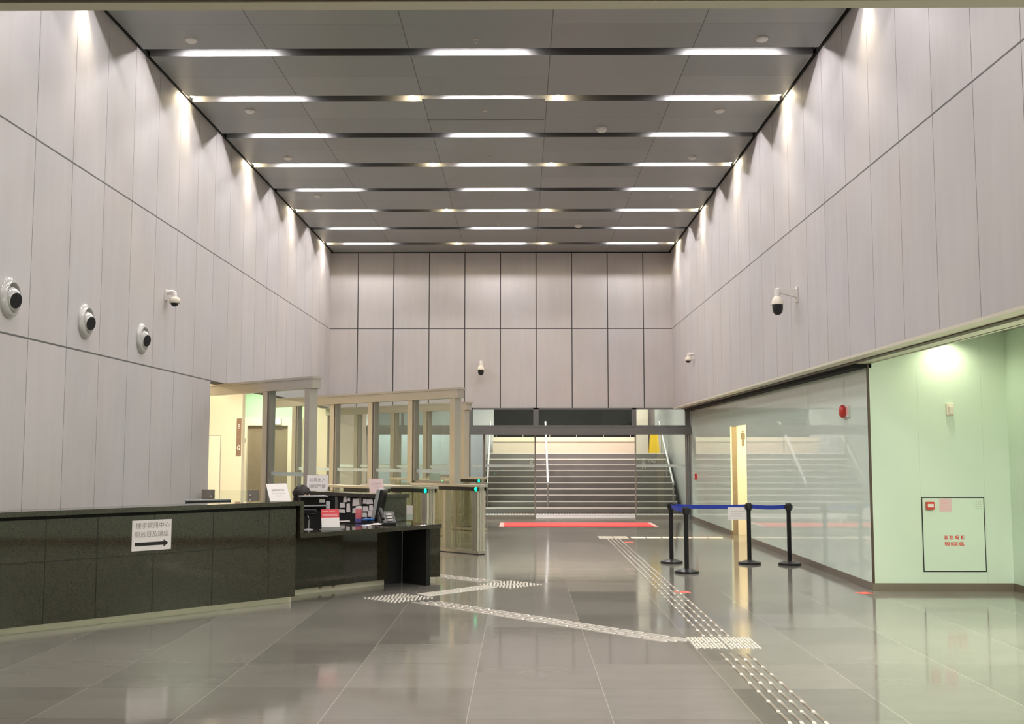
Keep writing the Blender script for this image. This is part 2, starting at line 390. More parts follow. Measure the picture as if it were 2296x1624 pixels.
# right side: soffit, glass wall, green recess
struct('trim_3', MB().box(XR, XG+.02, YF, YB, ZS-.03, ZS), 'soffit', 'beige soffit edge under the right upper wall', 'trim')
struct('trim_4', MB().box(XR+.16, XR+.24, YF, YB-.1, ZS-.042, ZS-.028), 'browntrim', 'dark groove in the right soffit', 'trim')
struct('trim_5', MB().box(XG-.16, XG+.05, YG, YB-.1, ZS-.08, ZS-.032), 'blackmatte', 'black slot between glass wall and soffit', 'trim')
DY0, DY1, DZ = 21.05, 22.63, 2.17
wg = MB().box(XG, XG+.03, YG, DY0-.005, .09, ZS-.06); wg.box(XG, XG+.03, DY1+.005, YB, .09, ZS-.06); wg.box(XG, XG+.03, DY0, DY1, DZ, ZS-.06)
struct('wall_right_glass', wg, 'painted', 'glossy pale green glass wall on the right', 'wall')
bs = MB().box(XG-.012, XG+.03, YG-.012, DY0, 0, .09); bs.box(XG-.012, XG+.03, DY1, YB, 0, .09)
struct('baseboard_right', bs, 'skirt', 'brown grey skirting under the glass wall', 'skirting')
struct('trim_6', B(XG-.008, XG+.016, YG-.010, YG+.02, .09, ZS-.03), 'browntrim', 'dark edge strip where the glass wall meets the green wall', 'trim')
struct('wall_recess', B(XG+.03, 6.1, YG, YG+.1, .09, 3.3), 'mint', 'pale green panelled wall with hose reel cabinet', 'wall')
struct('baseboard_recess', B(XG+.03, 5.9, YG-.012, YG+.1, 0, .09), 'skirt', 'brown skirting under the green wall', 'skirting')
struct('wall_recess_side', B(5.9, 6.1, -4, YG, .09, 3.3), 'mint2', 'green side wall at the right picture edge', 'wall')
struct('baseboard_recess_side', B(5.888, 6.1, -4, YG-.012, 0, .09), 'skirt', 'brown skirting under the green side wall', 'skirting')
struct('ceiling_recess', B(XG+.02, 6.1, YF-.1, YG, 3.12, 3.2), 'lowceil', 'ceiling of the right recess', 'ceiling')
struct('trim_7', B(XG, XG+.06, YF, YG-.02, ZS-.03, 3.15), 'soffit', 'beige inner edge of the right recess', 'trim')
# toilet corridor seen through its doorway in the glass wall
struct('wall_corridor_end', B(XG+.13, 6.0, DY1, DY1+.1, 0, 2.6), 'cream2', 'cream wall inside the toilet doorway', 'wall')
struct('trim_8', B(XG+.031, XG+.13, DY1+.006, DY1+.1, 0, DZ), 'liftdoor', 'tan jamb of the toilet doorway', 'trim')
struct('wall_corridor_near', B(XG+.03, 6.0, DY0-.2, DY0-.006, 0, 2.6), 'cream2', 'near wall of the toilet corridor', 'wall')
struct('wall_corridor_far', B(6.0, 6.1, DY0-.2, DY1+.1, 0, 2.6), 'cream2', 'far wall of the toilet corridor', 'wall')
struct('ceiling_corridor', B(XG+.031, 6.1, DY0-.2, DY1+.1, 2.6, 2.7), 'cream2', 'ceiling of the toilet corridor', 'ceiling')
struct('floor_corridor', B(6.1, 6.2, DY0, DY1, -.1, 0), 'floor', 'floor end of the toilet corridor', 'floor')
ic = thing('toilet_pictogram', 'grey man pictogram on the cream wall in the toilet doorway', 'sign', (4.475, DY1-.001, 1.97))
pm = MB(); pm.box(-.042, .042, -.004, 0, -.06, .055); pm.box(-.022, .022, -.004, 0, -.19, -.06); pm.box(-.028, .028, -.004, 0, .055, .07)
pm.build('figure_body', 'pictogrey', ic)
MB().lathe([(.022, 0), (.022, .004)], 16, Matrix.Translation((0, 0, .10)) @ Matrix.Rotation(PI/2, 4, 'X')).build('figure_head', 'pictogrey', ic)

# ---------------------------------------------------------------- lift lobby on the left
LY = 28.22
lw = MB().box(-10.3, -6.26, 25.0, 25.2, 0, 3.45); lw.box(-6.46, -6.26, 25.2, 25.25, 0, 3.45)
struct('wall_lobby', lw, 'cream', 'cream lobby wall with tall cupboard door', 'wall')
lw = MB().box(-8.6, -7.045, LY, LY+.2, 0, 3.45); lw.box(-5.53, XL, LY, LY+.2, 0, 3.45)
struct('wall_lobby_end', lw, 'cream', 'cream end wall of the lift lobby', 'wall')
struct('wall_lobby_near', B(-10.3, XL-.22, 16.3, 16.5, 0, 3.45), 'cream', 'near wall of the lift lobby', 'wall')
struct('wall_lobby_far', B(-10.5, -10.3, 16.3, 28.4, 0, 3.45), 'cream', 'far side wall of the lift lobby', 'wall')
struct('ceiling_lobby', B(-10.3, XL-.22, 16.5, 28.4, 3.4, 3.5), 'cream2', 'ceiling of the lift lobby', 'ceiling')
struct('window_1', B(-7.045, -5.53, LY+.02, LY+.1, 2.52, 3.4), 'lobbygreen', 'pale green glass panel above the lift door', 'window')
sd = MB().box(-6.94, -5.90, LY+.08, LY+.12, 0, 2.33)
d1 = struct('door_1', sd, 'liftdoor', 'brown metal lift door in the lobby', 'door')
tr = MB().box(-7.045, -6.93, LY-.03, LY+.1, 0, 2.52); tr.box(-5.90, -5.53, LY-.03, LY+.1, 0, 2.52); tr.box(-6.93, -5.90, LY-.03, LY+.1, 2.33, 2.52)
struct('trim_9', tr, 'cream2', 'cream surround of the lift door', 'trim')
n3 = thing('lift_number', 'dark number 3 on the cream lift surround', 'sign', (-6.985, LY-.032, 1.95))
text('numeral', '3', .15, 'inkgrey', n3, (0, 0, 0), (PI/2, 0, 0), bold=.003)
ind = thing('lift_indicator', 'bright lit indicator above the brown lift door', 'indicator', (-6.17, LY-.031, 2.43))
B(-.11, .11, -.05, 0, -.09, .09).build('housing', 'steel', ind); B(-.09, .09, -.055, -.05, -.07, .07).build('lit_face', 'liftlamp', ind)
cd = MB().box(-7.06, -6.74, 24.994, 25.0, .0, 2.02)
d2 = struct('door_2', cd, 'cream2', 'tall cream cupboard door with thin dark edge', 'door')
e = MB().box(-7.10, -7.06, 24.995, 25.0, 2.02, 2.035); e.box(-7.06, -6.725, 24.995, 25.0, 2.02, 2.035); e.box(-6.74, -6.725, 24.995, 25.0, 0, 2.02)
e.build('door_edge', 'inkgrey', d2)
sg = thing('floor_sign', 'tall narrow brown sign plate with pale letters in the lobby', 'sign', (-6.325, 25.0, 1.58))
B(-.05, .05, -.02, 0, 0, .83).build('plate', 'brownsign', sg)
for ch, z in (('B', .65), ('-', .42), ('G', .17)):
    text('letter', ch, .15 if ch != '-' else .1, 'paper', sg, (0, -.021, z), (PI/2, 0, 0), sx=.7)

# ---------------------------------------------------------------- entrance screen in the back wall
FX = lambda px: (px-1169)*YB/F_PX
struct('trim_10', MB().box(XL, XG-.01, YB-.12, YB+.14, 2.27, 2.325), 'dframe', 'dark grey upper rail of the entrance', 'trim')
struct('trim_11', MB().box(XL, XG-.01, YB-.16, YB+.16, 2.095, 2.262), 'dframe', 'dark grey door header across the entrance', 'trim')
mu = MB()
for a, b in ((-1.32, -1.21), (.30, .43), (2.76, 2.87), (4.09, XG-.012)): mu.box(a, b, YB-.05, YB+.08, 2.325, ZS)
for x in (-3.0, -4.78): mu.box(x, x+.06, YB-.05, YB+.08, 2.325, ZS)
mu.box(XL, XG-.012, YB-.05, YB+.08, ZS-.04, ZS)
struct('trim_12', mu, 'dframe', 'dark mullions of the glazing above the entrance', 'trim')
struct('window_2', B(XL, XG-.02, YB+.01, YB+.022, 2.325, ZS-.04), 'doorglass', 'glass band above the entrance', 'window')
def leaf(name, x0, x1, label, y=YB+.03, stile=.03, lo=.095):
    o = struct(name, B(x0, x1, y, y+.012, lo, 2.095), 'doorglass', label, 'door' if name.startswith('door') else 'window')
    f = MB().box(x0, x1, y-.02, y+.03, 0, lo); f.box(x0, x0+stile, y-.02, y+.03, lo, 2.095); f.box(x1-stile, x1, y-.02, y+.03, lo, 2.095)
    f.build('frame', 'steeldark', o)
    B(x0+stile, x1-stile, y-.004, y-.001, 1.285, 1.355).build('film_band', 'frost', o)
    return o
leaf('window_3', -1.30, -.93, 'narrow fixed glass beside the left sliding leaf')
leaf('window_4', -3.05, -1.37, 'fixed entrance glazing behind the gates', stile=.05)
leaf('window_5', -3.85, -3.05, 'fixed entrance glazing at the far left corner', stile=.05)
struct('wall_back_lower', B(XL, -3.86, YB-.19, YB+.2, 0, ZS), 'extpink', 'beige solid wall panel at the far left end of the entrance', 'wall')
dl = leaf('door_3', -.93, .36, 'left sliding glass leaf of the open entrance', y=YB+.07)
dr = leaf('door_4', 2.83, 4.12, 'right sliding glass leaf of the open entrance', y=YB+.07)
text('lettering', '自\n動\n門', .10, 'papergreen', dl, (.25, YB+.062, 1.36), (PI/2, 0, 0))
text('lettering', '自\n動\n門', .10, 'papergreen', dr, (3.05, YB+.062, 1.36), (PI/2, 0, 0))
text('lettering', '小心', .10, 'papergreen', dr, (3.26, YB+.062, 1.43), (PI/2, 0, 0))
jm = MB().box(-1.385, -1.30, YB-.05, YB+.1, 0, 2.095); jm.box(4.13, 4.16, YB-.05, YB+.1, 0, 2.095); jm.box(4.185, XG-.012, YB-.05, YB+.1, 0, 2.095)
struct('trim_13', jm, 'dframe', 'dark upright posts of the entrance', 'trim')

# ---------------------------------------------------------------- outside: stairs and court
struct('floor_outside', B(-9, 6, 28.3, 38, -.1, -.001), 'palestone', 'pale paving outside the entrance', 'floor')
RS, TR, Y1 = .163, .27, 30.4
st = MB(); XS0, XS1 = -1.03, 4.25
for k in range(10):
    st.box(XS0, XS1, Y1+TR*k, Y1+TR*10 if k < 9 else 35.2, RS*k, RS*(k+1))
stairs = tag(st.build('staircase', 'stone'), 'grey stone staircase rising outside the open entrance', 'stairs', kind='structure')
for k in range(10):
    B(XS0, XS1, Y1+TR*k-.004, Y1+TR*k+.05, RS*(k+1)-.026, RS*(k+1)+.003).build('nosing', 'nosing', stairs)
dts = thing('warning_tile_strip', 'pale dotted warning strip at the foot of the stairs', 'tactile paving', (1.6, 30.05, 0))
B(XS0-1.6, XS1-1.6, -.33, .33, 0, .004).build('base_tile', 'basetile', dts)
dt = MB()
for i in range(int((XS1-XS0)/.075)):
    for j in range(8):
        x = XS0+.05+i*.075-1.6; y = -.28+j*.075; dt.box(x-.016, x+.016, y-.028, y+.028, .004, .012)
o = dt.build('raised_dots', 'nosing', dts); o['kind'] = 'stuff'
def handrail(x, label, wall=False):
    t = thing('handrail', label, 'handrail', (x, 0, 0), 0, 'handrails of the outdoor stairs')
    z0, z1, ya, yb = .835, 2.56, 30.55, 33.45
    MB().tube([(0, ya-.05, z0-.06), (0, ya-.06, z0-.01), (0, ya, z0), (0, yb, z1), (0, yb+.25, z1)], .028, 10).build('grip_tube', 'rail', t)
    for y in (30.6, 31.9, 33.0):
        k = int((y-Y1)/TR)+1
        MB().tube([(0, y, RS*k), (0, y, z0+(y-ya)*(z1-z0)/(yb-ya)-.02)], .018, 8).build('post', 'steeldark', t)
handrail(-.93, 'white sloping handrail at the left edge of the stairs')
handrail(.72, 'white sloping handrail dividing the stairs, in the open doorway')
handrail(4.13, 'white sloping handrail on the right side of the stairs')
struct('wall_outside_left', B(-9, XS0, Y1, 33.0, 0, 2.33), 'extgrey', 'grey panel wall left of the stairs', 'wall')
struct('wall_outside_left_upper', B(-9, -.9, 36.0, 36.3, 0, 4.4), 'extwhite', 'white panel wall beyond the grey wall', 'wall')
struct('wall_outside_right', B(4.42, 4.7, 28.2, 37, 0, 4.4), 'extlight', 'pale wall right of the stairs', 'wall')
pp = struct('wall_parapet', B(-.9, 3.62, 35.3, 35.6, 1.63, 1.99), 'parapet', 'cream stone parapet at the top of the stairs', 'wall')
B(-.9, 3.62, 35.27, 35.62, 1.99, 2.125).build('cap', 'parapetcap', pp)
struct('floor_landing', B(-.9, 4.42, 35.2, 38.5, 1.4, 1.629), 'palestone', 'landing at the top of the stairs', 'floor')
ral = thing('terrace_railing', 'thin dark railing above the cream parapet', 'railing', (1.3, 35.45, 2.125))
MB().tube([(-2.2, 0, .13), (2.3, 0, .13)], .012, 8).build('top_bar', 'rail', ral)
for i in range(6): MB().tube([(-2.1+i*.85, 0, 0), (-2.1+i*.85, 0, .13)], .010, 6).build('upright', 'rail', ral)
struct('wall_outside_back', B(-1.4, 4.15, 41, 41.3, 1.6, 5), 'extdark', 'dark stone wall beyond the terrace', 'wall')
struct('wall_outside_cream', B(3.95, 4.35, 38.4, 38.6, 1.63, 4.4), 'parapet', 'cream pier beyond the terrace', 'wall')
struct('wall_outside_pink', B(4.15, 5.2, 38.8, 39.0, 1.63, 4.4), 'extpink', 'pinkish panel wall beyond the terrace', 'wall')
ys_ = thing('caution_sign', 'yellow folding caution sign at the top of the stairs', 'sign', (4.10-.15, 33.3, 1.63))
for s, nm in ((-1, 'front_board'), (1, 'back_board')):
    b = MB().add([(-.16, 0, 0), (.14, 0, 0), (.11, 0, .68), (-.11, 0, .68), (-.16, .012, 0), (.14, .012, 0), (.11, .012, .68), (-.11, .012, .68)],
                 [(0, 1, 2, 3), (7, 6, 5, 4), (0, 4, 5, 1), (1, 5, 6, 2), (2, 6, 7, 3), (3, 7, 4, 0)])
    b.tf(Matrix.Translation((0, s*.14, .0)) @ Matrix.Rotation(s*math.radians(11.5), 4, 'X')).build(nm, 'yellow', ys_)

# ================================================================ ceiling fixtures
def lamp_thing():
    t = thing('linear_ceiling_light', '', 'ceiling light', (0, 0, 0), 0, 'linear lights in the ceiling slots')
    B(-.61, .61, -.035, .035, .078, .13).build('housing', 'slot', t)
    B(-.60, .60, -.016, .016, .072, .078).build('diffuser', 'lamp', t); return t
def down_thing():
    t = thing('ceiling_downlight', '', 'ceiling light', (0, 0, 0), 0, 'warm downlights in the ceiling slots')
    MB().lathe([(.045, .078), (.045, .13)], 16).build('can', 'slot', t)
    MB().ball((0, 0, .052), .028, 14, 8).build('lens', 'spotlens', t); return t
l0 = lamp_thing(); d0 = down_thing(); fl = fd = True
for k in range(8):
    y = SLOT0+SLOTP*k
    for x, nm in zip(LAMP_X, ('left', 'middle', 'right')):
        o = l0 if fl else dup(l0); fl = False
        o.location = (x, y, ZC); o['label'] = f'bright white linear light, {nm} one in the {ORD[k]} ceiling slot counted from the viewer'
    if k % 2:
        for x, nm in zip(SPOT_X, ('beside the left wall', 'left of the middle lamp', 'right of the middle lamp', 'beside the right wall')):
            o = d0 if fd else dup(d0); fd = False
            o.location = (x, y, ZC); o['label'] = f'warm downlight {nm} in the {ORD[k]} ceiling slot counted from the viewer'
            spot('slot_spot', (x, y, ZC+.012), SPOT_W, WARM, 80, 1.0)
def disc(px_name, x, y, r, h, m, label, cat, grp, stem=0):
    t = thing(px_name, label, cat, (x, y, ZC), 0, grp)
    MB().lathe([(r, 0), (r, -h*.5), (r*.7, -h), (1e-6, -h)], 20).build('base', m, t)
    if stem: MB().lathe([(r*.35, -h), (r*.25, -h-stem), (r*.5, -h-stem-.004), (1e-6, -h-stem-.006)], 12).build('head', 'steel', t)
    return t
GS = 'smoke detectors on the ceiling'
for k, (x, y) in enumerate(((-4.05, 13.25), (2.95, 13.27), (-4.02, 16.1), (2.94, 16.14), (-4.01, 18.75), (2.94, 18.79), (-4.03, 21.6))):
    disc('smoke_detector', x, y, .075, .035, 'white', f"white round smoke detector near the {'left' if x < 0 else 'right'} wall beside the {ORD[round((y-13.25)/2.75)*3//2]} ceiling slot", 'smoke detector', GS)
for x, y, k in ((1.26, 17.04, 2), (1.27, 24.46, 6)):
    disc('occupancy_sensor', x, y, .085, .06, 'white', f'white domed sensor right of centre just before the {ORD[k]} ceiling slot', 'sensor', 'domed ceiling sensors')
for x, y, k in ((-.55, 13.27, 0), (-.53, 16.15, 1), (-.53, 18.76, 3), (-.54, 21.71, 4), (2.95, 21.63, 4), (-.51, 24.35, 6)):
    disc('sprinkler_head', x, y, .035, .012, 'steel', f"small sprinkler head {'on the centre line' if x < 0 else 'right of centre'} near the {ORD[k]} ceiling slot", 'sprinkler', 'ceiling sprinklers', .03)
hp = thing('access_panel', 'grey ceiling access panel with dark edge in the middle of the ceiling', 'access panel', (-.54, 16.07, ZC))
B(-.885, .885, -.5, .5, -.004, 0).build('panel', 'ceil', hp)
B(-.89, .89, .5, .515, -.005, 0).build('edge_gap', 'lid', hp)

# ================================================================ left wall: jet nozzles and cameras
def nozzle(y, z, label):
    t = thing('jet_nozzle', label, 'air nozzle', (XL, y, z), 0, 'jet nozzles on the left wall')
    R = Matrix.Rotation(PI/2, 4, 'Y')
    MB().lathe([(.195, 0), (.195, .014), (.190, .024), (.150, .052), (.144, .052), (.140, .03), (.140, .004)], 48, R).build('ring', 'nozzle', t)
    h = math.radians(36); n = 12; r = .128
    prof = [(r*math.sin(a), r*math.cos(a)) for a in [PI*.62-(PI*.62-h)*i/n for i in range(n+1)]]
    prof += [(.070, r*math.cos(h)-.004), (.062, .03), (1e-6, .03)]
    R2 = Matrix.Translation((-.014, 0, -.014)) @ Matrix.Rotation(math.radians(-17), 4, 'Z') @ Matrix.Rotation(PI/2+math.radians(10), 4, 'Y')
    b = MB().lathe(prof[:n+1], 40, R2).build('ball', 'nozzle', t)
    MB().lathe([(.0752, r*math.cos(h)+.001), (.060, .045), (1e-6, .042)], 32, R2).build('opening', 'blackmatte', b)
nozzle(10.36, 3.10, 'grey jet nozzle nearest the left picture edge on the panel wall')
nozzle(12.19, 3.095, 'grey jet nozzle in the middle of the three on the left wall')
nozzle(14.035, 3.09, 'grey jet nozzle farthest from the left picture edge, below the camera')
def cctv(loc, rz, big, label):
    t = thing('dome_camera', label, 'security camera', loc, rz, 'dome cameras on the walls')
    if big:
        B(0, .02, -.045, .045, -.13, .09).build('wall_plate', 'white', t, .006)
        a = MB().add([(.02, -.035, -.06), (.02, .035, -.06), (.02, .035, .05), (.02, -.035, .05), (.25, -.032, .0), (.25, .032, .0), (.25, .032, .065), (.25, -.032, .065)],
                     [(0, 1, 2, 3), (7, 6, 5, 4), (0, 4, 5, 1), (1, 5, 6, 2), (2, 6, 7, 3), (3, 7, 4, 0)])
        a.lathe([(.040, -.055), (.040, .045), (.036, .060), (.02, .068), (1e-6, .069)], 20, Matrix.Translation((.275, 0, 0))); a.build('bracket_arm', 'white', t)
        T = Matrix.Translation((.275, 0, 0))
        MB().lathe([(.034, -.045), (.045, -.052), (.068, -.085), (.080, -.125), (.084, -.158), (.080, -.162), (.06, -.160), (1e-6, -.160)], 28, T).build('housing', 'cream_pl', t)
        MB().lathe([(.072, -.160), (.072, -.225), (.060, -.270), (.035, -.297), (1e-6, -.305)], 28, T).build('lens_dome', 'black', t)
    else:
        B(0, .016, -.035, .035, -.085, .075).build('wall_plate', 'white', t, .005)
        MB().tube([(.016, 0, .03), (.10, 0, .035), (.118, 0, .022), (.122, 0, -.035)], .033, 12).build('bracket_arm', 'white', t)
        T = Matrix.Translation((.125, 0, 0))
        MB().lathe([(.030, -.028), (.056, -.040), (.074, -.060), (.076, -.105), (.068, -.116), (1e-6, -.116)], 24, T).build('housing', 'cream_pl', t)
        MB().lathe([(.052, -.115), (.046, -.140), (.026, -.158), (1e-6, -.162)], 20, T).build('lens_dome', 'black', t)
cctv((XL, 14.94, 3.78), 0, False, 'small white dome camera on the left wall above the jet nozzles')
cctv((XR, 15.2, 3.83), PI, True, 'large white dome camera with black lens on a long arm, right wall')
cctv((XR, 24.42, 3.77), PI, False, 'small white dome camera high on the right wall near the back corner')
cctv((-1.005, YB, 3.86), -PI/2, True, 'white dome camera with black lens on the back wall')

# ================================================================ right side: alarm devices
bl = thing('alarm_bell', 'red fire alarm bell on the pale green glass wall', 'alarm bell', (XG, 14.56, 2.182))
R = Matrix.Rotation(-PI/2, 4, 'Y')
MB().lathe([(.055, 0), (.055, .022)], 24, R).build('base', 'black', bl)
MB().lathe([(.082, .022), (.086, .030), (.082, .055), (.060, .076), (.02, .084), (1e-6, .084)], 32, R).build('gong', 'red', bl)
sb = thing('alarm_sign', 'small white box with red marking beside the red bell', 'sign', (XG, 14.40, 2.18))
B(-.03, 0, -.05, .05, -.075, .075).build('case', 'white', sb, .004)
B(-.0315, -.03, -.035, .035, -.055, .055).build('red_marking', 'pinkleaf', sb)
cp = thing('fire_call_point', 'small dark red call point at the far end of the glass wall', 'call point', (XG, 27.05, 1.07))
B(-.05, 0, -.045, .045, -.07, .07).build('case', 'red', cp, .004); B(-.052, -.05, -.03, .03, -.03, .03).build('push_plate', 'white', cp)
sr = thing('wall_strobe', 'cream alarm light high on the green wall', 'alarm light', (5.20, YG, 2.165))
B(-.045, .045, -.03, 0, -.07, .075).build('case', 'cream_pl', sr, .005); B(-.022, .034, -.055, -.03, -.055, .045).build('lens', 'cream_pl', sr, .006)
hr = thing('hose_reel_cabinet', 'pale green fire hose reel cabinet flush in the green wall', 'cabinet', (5.2, YG, .223))
g = MB(); W2, HH = .378, .891
for a in ((-W2, W2, -.004, 0, 0, .012), (-W2, W2, -.004, 0, HH-.012, HH), (-W2, -W2+.012, -.004, 0, .012, HH-.012), (W2-.012, W2, -.004, 0, .012, HH-.012)): g.box(*a)
g.build('door_gap', 'ink', hr)
hd = B(-W2+.012, W2-.012, -.006, 0, .012, HH-.012).build('door', 'mint2', hr)
vh = MB()
for i in range(4):
    for j in range(4): vh.lathe([(.004, 0), (.004, .0008)], 8, Matrix.Translation((.255+i*.026, -.006, .755+j*.026)) @ Matrix.Rotation(PI/2, 4, 'X'))
vh.build('vent_holes', 'inkgrey', hd)
text('lettering', '消 防 喉 轆', .052, 'redtext', hd, (.002, -.0065, .405), (PI/2, 0, 0), bold=.0012, space=1.06)
text('lettering', 'FIRE HOSE REEL', .056, 'redtext', hd, (.002, -.0065, .332), (PI/2, 0, 0), sx=.60, bold=.002)
fc = thing('fire_alarm_button', 'red break glass fire alarm button on the hose reel door', 'call point', (4.917, YG-.006, 1.012))
B(-.046, .046, -.045, 0, -.046, .046).build('case', 'red', fc, .004); B(-.034, .034, -.047, -.045, -.018, .022).build('glass_plate', 'white', fc)
pk = thing('pink_notice', 'pale pink printed notice on the hose reel door', 'notice', (5.11, YG-.0065, 1.018))
B(-.076, .076, -.001, 0, -.08, .08).build('sheet', 'paperpink', pk)
ln = MB()
for i in range(9): ln.box(-.064, .064 if i % 3 else .03, -.0014, -.001, .062-i*.015, .066-i*.015)
ln.build('printed_lines', 'pinkleaf', pk)

# ================================================================ reception desk
def wbuild(mb, name, m, t, bevel=0):          # a part given in world coordinates
    o = mb.build(name, m, t, bevel); o.matrix_parent_inverse = Matrix.Translation(-t.location); return o
A0, B0 = Vector((-4.80, 10.045)), Vector((-2.475, 12.496)); D1 = (B0-A0).normalized(); N1 = Vector((-D1.y, D1.x))
C0, E0 = Vector((-2.44, 12.45)), Vector((-1.0, 14.14)); D2 = (E0-C0).normalized(); N2 = Vector((-D2.y, D2.x))
RZ1, RZ2 = math.atan2(D1.y, D1.x), math.atan2(D2.y, D2.x)
ZT, ZL = 1.11, .755
JX = (.165, .315, .49, .69, .895)
desk = thing('reception_desk', 'long black granite reception desk with a lower counter at its right end', 'reception desk', (-3.2, 12.2, 0))
P = lambda o, s, d, n, k: o+d*s+n*k
e1 = B0-D1*.035
jn = MB()
for f in JX:
    q = A0+(e1-A0)*f; jn.bar(q-D1*.0025, q+D1*.0025, .004, .07, 1.03, 0)
jn.bar(A0, e1, .004, .638, .643, 0)
wbuild(jn, 'panel_joints', 'ink', desk)
wbuild(MB().bar(A0, e1, .36, .07, ZL-.06, .18), 'lower_front', 'granite', desk)
wbuild(MB().bar(A0, e1, .36, ZL-.06, 1.03, .18), 'front_panel', 'granite', desk)
wbuild(MB().bar(A0, e1, .32, 1.03, 1.06, .18), 'shadow_gap', 'blackmatte', desk)
wbuild(MB().bar(A0, B0+D1*.05, .42, 1.06, ZT, .18), 'counter_top', 'granite', desk, .004)
wbuild(MB().bar(e1, B0, .30, ZL-.06, 1.06, .20), 'side_gap', 'blackmatte', desk)
wbuild(MB().bar(B0, B0+D1*.05, .42, ZL-.05, 1.06, .18), 'end_slab', 'granite', desk)
wbuild(MB().bar(A0, B0-D1*.02, .22, 0, .07, .20), 'plinth', 'plinth', desk)
top = [C0, E0, P(C0, 2.22, D2, N2, .62), P(C0, 1.75, D2, N2, .80), P(C0, 0, D2, N2, .80)]
wbuild(MB().prism([tuple(p) for p in top], ZL-.05, ZL), 'low_counter_top', 'granite', desk, .003)
wbuild(MB().prism([(-2.76, 12.77), (-3.05, 12.98), (-3.3, 12.95), (-4.75, 11.4), (-4.75, 10.68)], ZL-.05, ZL-.01), 'work_surface', 'blackmatte', desk)
wbuild(MB().bar(P(C0, .0, D2, N2, .53), P(C0, 1.79, D2, N2, .53), .05, .07, ZL-.05, .025), 'low_front', 'granite', desk)
wbuild(MB().bar(P(C0, .0, D2, N2, .56), P(C0, 1.78, D2, N2, .56), .03, 0, .07, .03), 'low_plinth', 'plinth', desk)
wbuild(MB().bar(P(C0, 1.79, D2, N2, .56), P(C0, 2.08, D2, N2, .56), .03, .0, ZL-.05, .03), 'knee_back', 'blackmatte', desk)
wbuild(MB().prism([tuple(P(C0, s, D2, N2, n)) for s, n in ((2.03, .08), (2.10, .08), (2.14, .56), (2.08, .56))], 0, ZL-.05), 'leg_panel', 'blackmatte', desk)
wbuild(MB().prism([(-1.235, 14.55), (-1.05, 14.60), (-1.45, 15.1), (-1.62, 14.76)], .05, ZL-.05), 'end_pedestal', 'granite', desk)
Q0, Q1 = Vector((-1.80, 14.55)), Vector((-3.15, 15.95)); DQ = (Q1-Q0).normalized(); NQ = Vector((DQ.y, -DQ.x))  # NQ points to the gates
if NQ.dot(Vector((1, 1))) < 0: NQ = -NQ
ret = [Q0, Q0+NQ*.30+DQ*-.12, Q0+NQ*.30+DQ*.5, Q0+NQ*.15+DQ*.62, Q1+NQ*.15, Q1]
wbuild(MB().prism([tuple(p) for p in ret], .0, 1.06), 'side_return', 'granite', desk)
wbuild(MB().prism([tuple(p) for p in (Q0-NQ*.035-DQ*.02, Q0+NQ*.33+DQ*-.15, Q0+NQ*.33+DQ*.5, Q0+NQ*.18+DQ*.62, Q1+NQ*.18, Q1-NQ*.035)], 1.06, ZT), 'return_top', 'granite', desk, .004)
wbuild(MB().bar(Q0+DQ*.03, Q1, .012, ZL-.05, 1.055, -.0 if NQ.dot(Vector((-DQ.y, DQ.x))) > 0 else .0), 'inner_lining', 'blackmatte', desk)
for s in (.445, .999): wbuild(MB().bar(Q0+DQ*(s-.015)-NQ*.02, Q0+DQ*(s+.015)-NQ*.02, .03, ZL, 1.05), 'divider', 'steeldark', desk)
RZQ = math.atan2(DQ.y, DQ.x)+PI       # local +x to the viewer's right along the return, -y towards the staff side
NOTES = [(0.82, 1.02, 0.08, 0.08), (0.73, 1.02, 0.06, 0.05), (0.57, 0.99, 0.16, 0.1), (0.88, 0.94, 0.12, 0.07), (0.74, 0.91, 0.09, 0.12), (0.9, 0.86, 0.18, 0.05), (0.58, 0.88, 0.14, 0.07), (0.37, 1.01, 0.08, 0.07), (0.26, 1.01, 0.14, 0.07), (0.35, 0.91, 0.13, 0.07), (0.23, 0.93, 0.09, 0.07), (0.14, 0.98, 0.06, 0.12), (0.25, 0.85, 0.11, 0.08), (0.37, 0.83, 0.1, 0.06), (0.14, 0.86, 0.07, 0.1)]
def note_labels():
    rows = {'top': [], 'middle': [], 'bottom': []}
    for i, nn in enumerate(NOTES): rows['top' if nn[1] > .965 else 'middle' if nn[1] > .895 else 'bottom'].append(i)
    out = {}
    for r, ids in rows.items():
        for k, i in enumerate(sorted(ids, key=lambda i: -NOTES[i][0])):
            out[i] = f'paper note, {ORD[k]} from left in the {r} row on the dark counter panel'
    return out
nl = note_labels()
for i, (s, z, wd, ht) in enumerate(NOTES):
    p = Q0+DQ*s-NQ*.011
    q = MB().add([(-wd/2, 0, -ht/2), (wd/2, 0, -ht/2*random.uniform(.7, 1)), (wd/2*random.uniform(.7, 1), 0, ht/2), (-wd/2*random.uniform(.7, 1), 0, ht/2*random.uniform(.8, 1)),
                  (-wd/2, -.002, -ht/2), (wd/2, -.002, -ht/2*.85), (wd/2*.85, -.002, ht/2), (-wd/2*.85, -.002, ht/2*.9)],
                 [(0, 1, 2, 3), (7, 6, 5, 4), (0, 4, 5, 1), (1, 5, 6, 2), (2, 6, 7, 3), (3, 7, 4, 0)])
    o = q.build('paper_note', 'paper'); o.location = (p.x, p.y, z); o.rotation_euler = (0, random.uniform(-.05, .05), RZQ)
    tag(o, nl[i], 'note', 'notes pinned behind the counter')
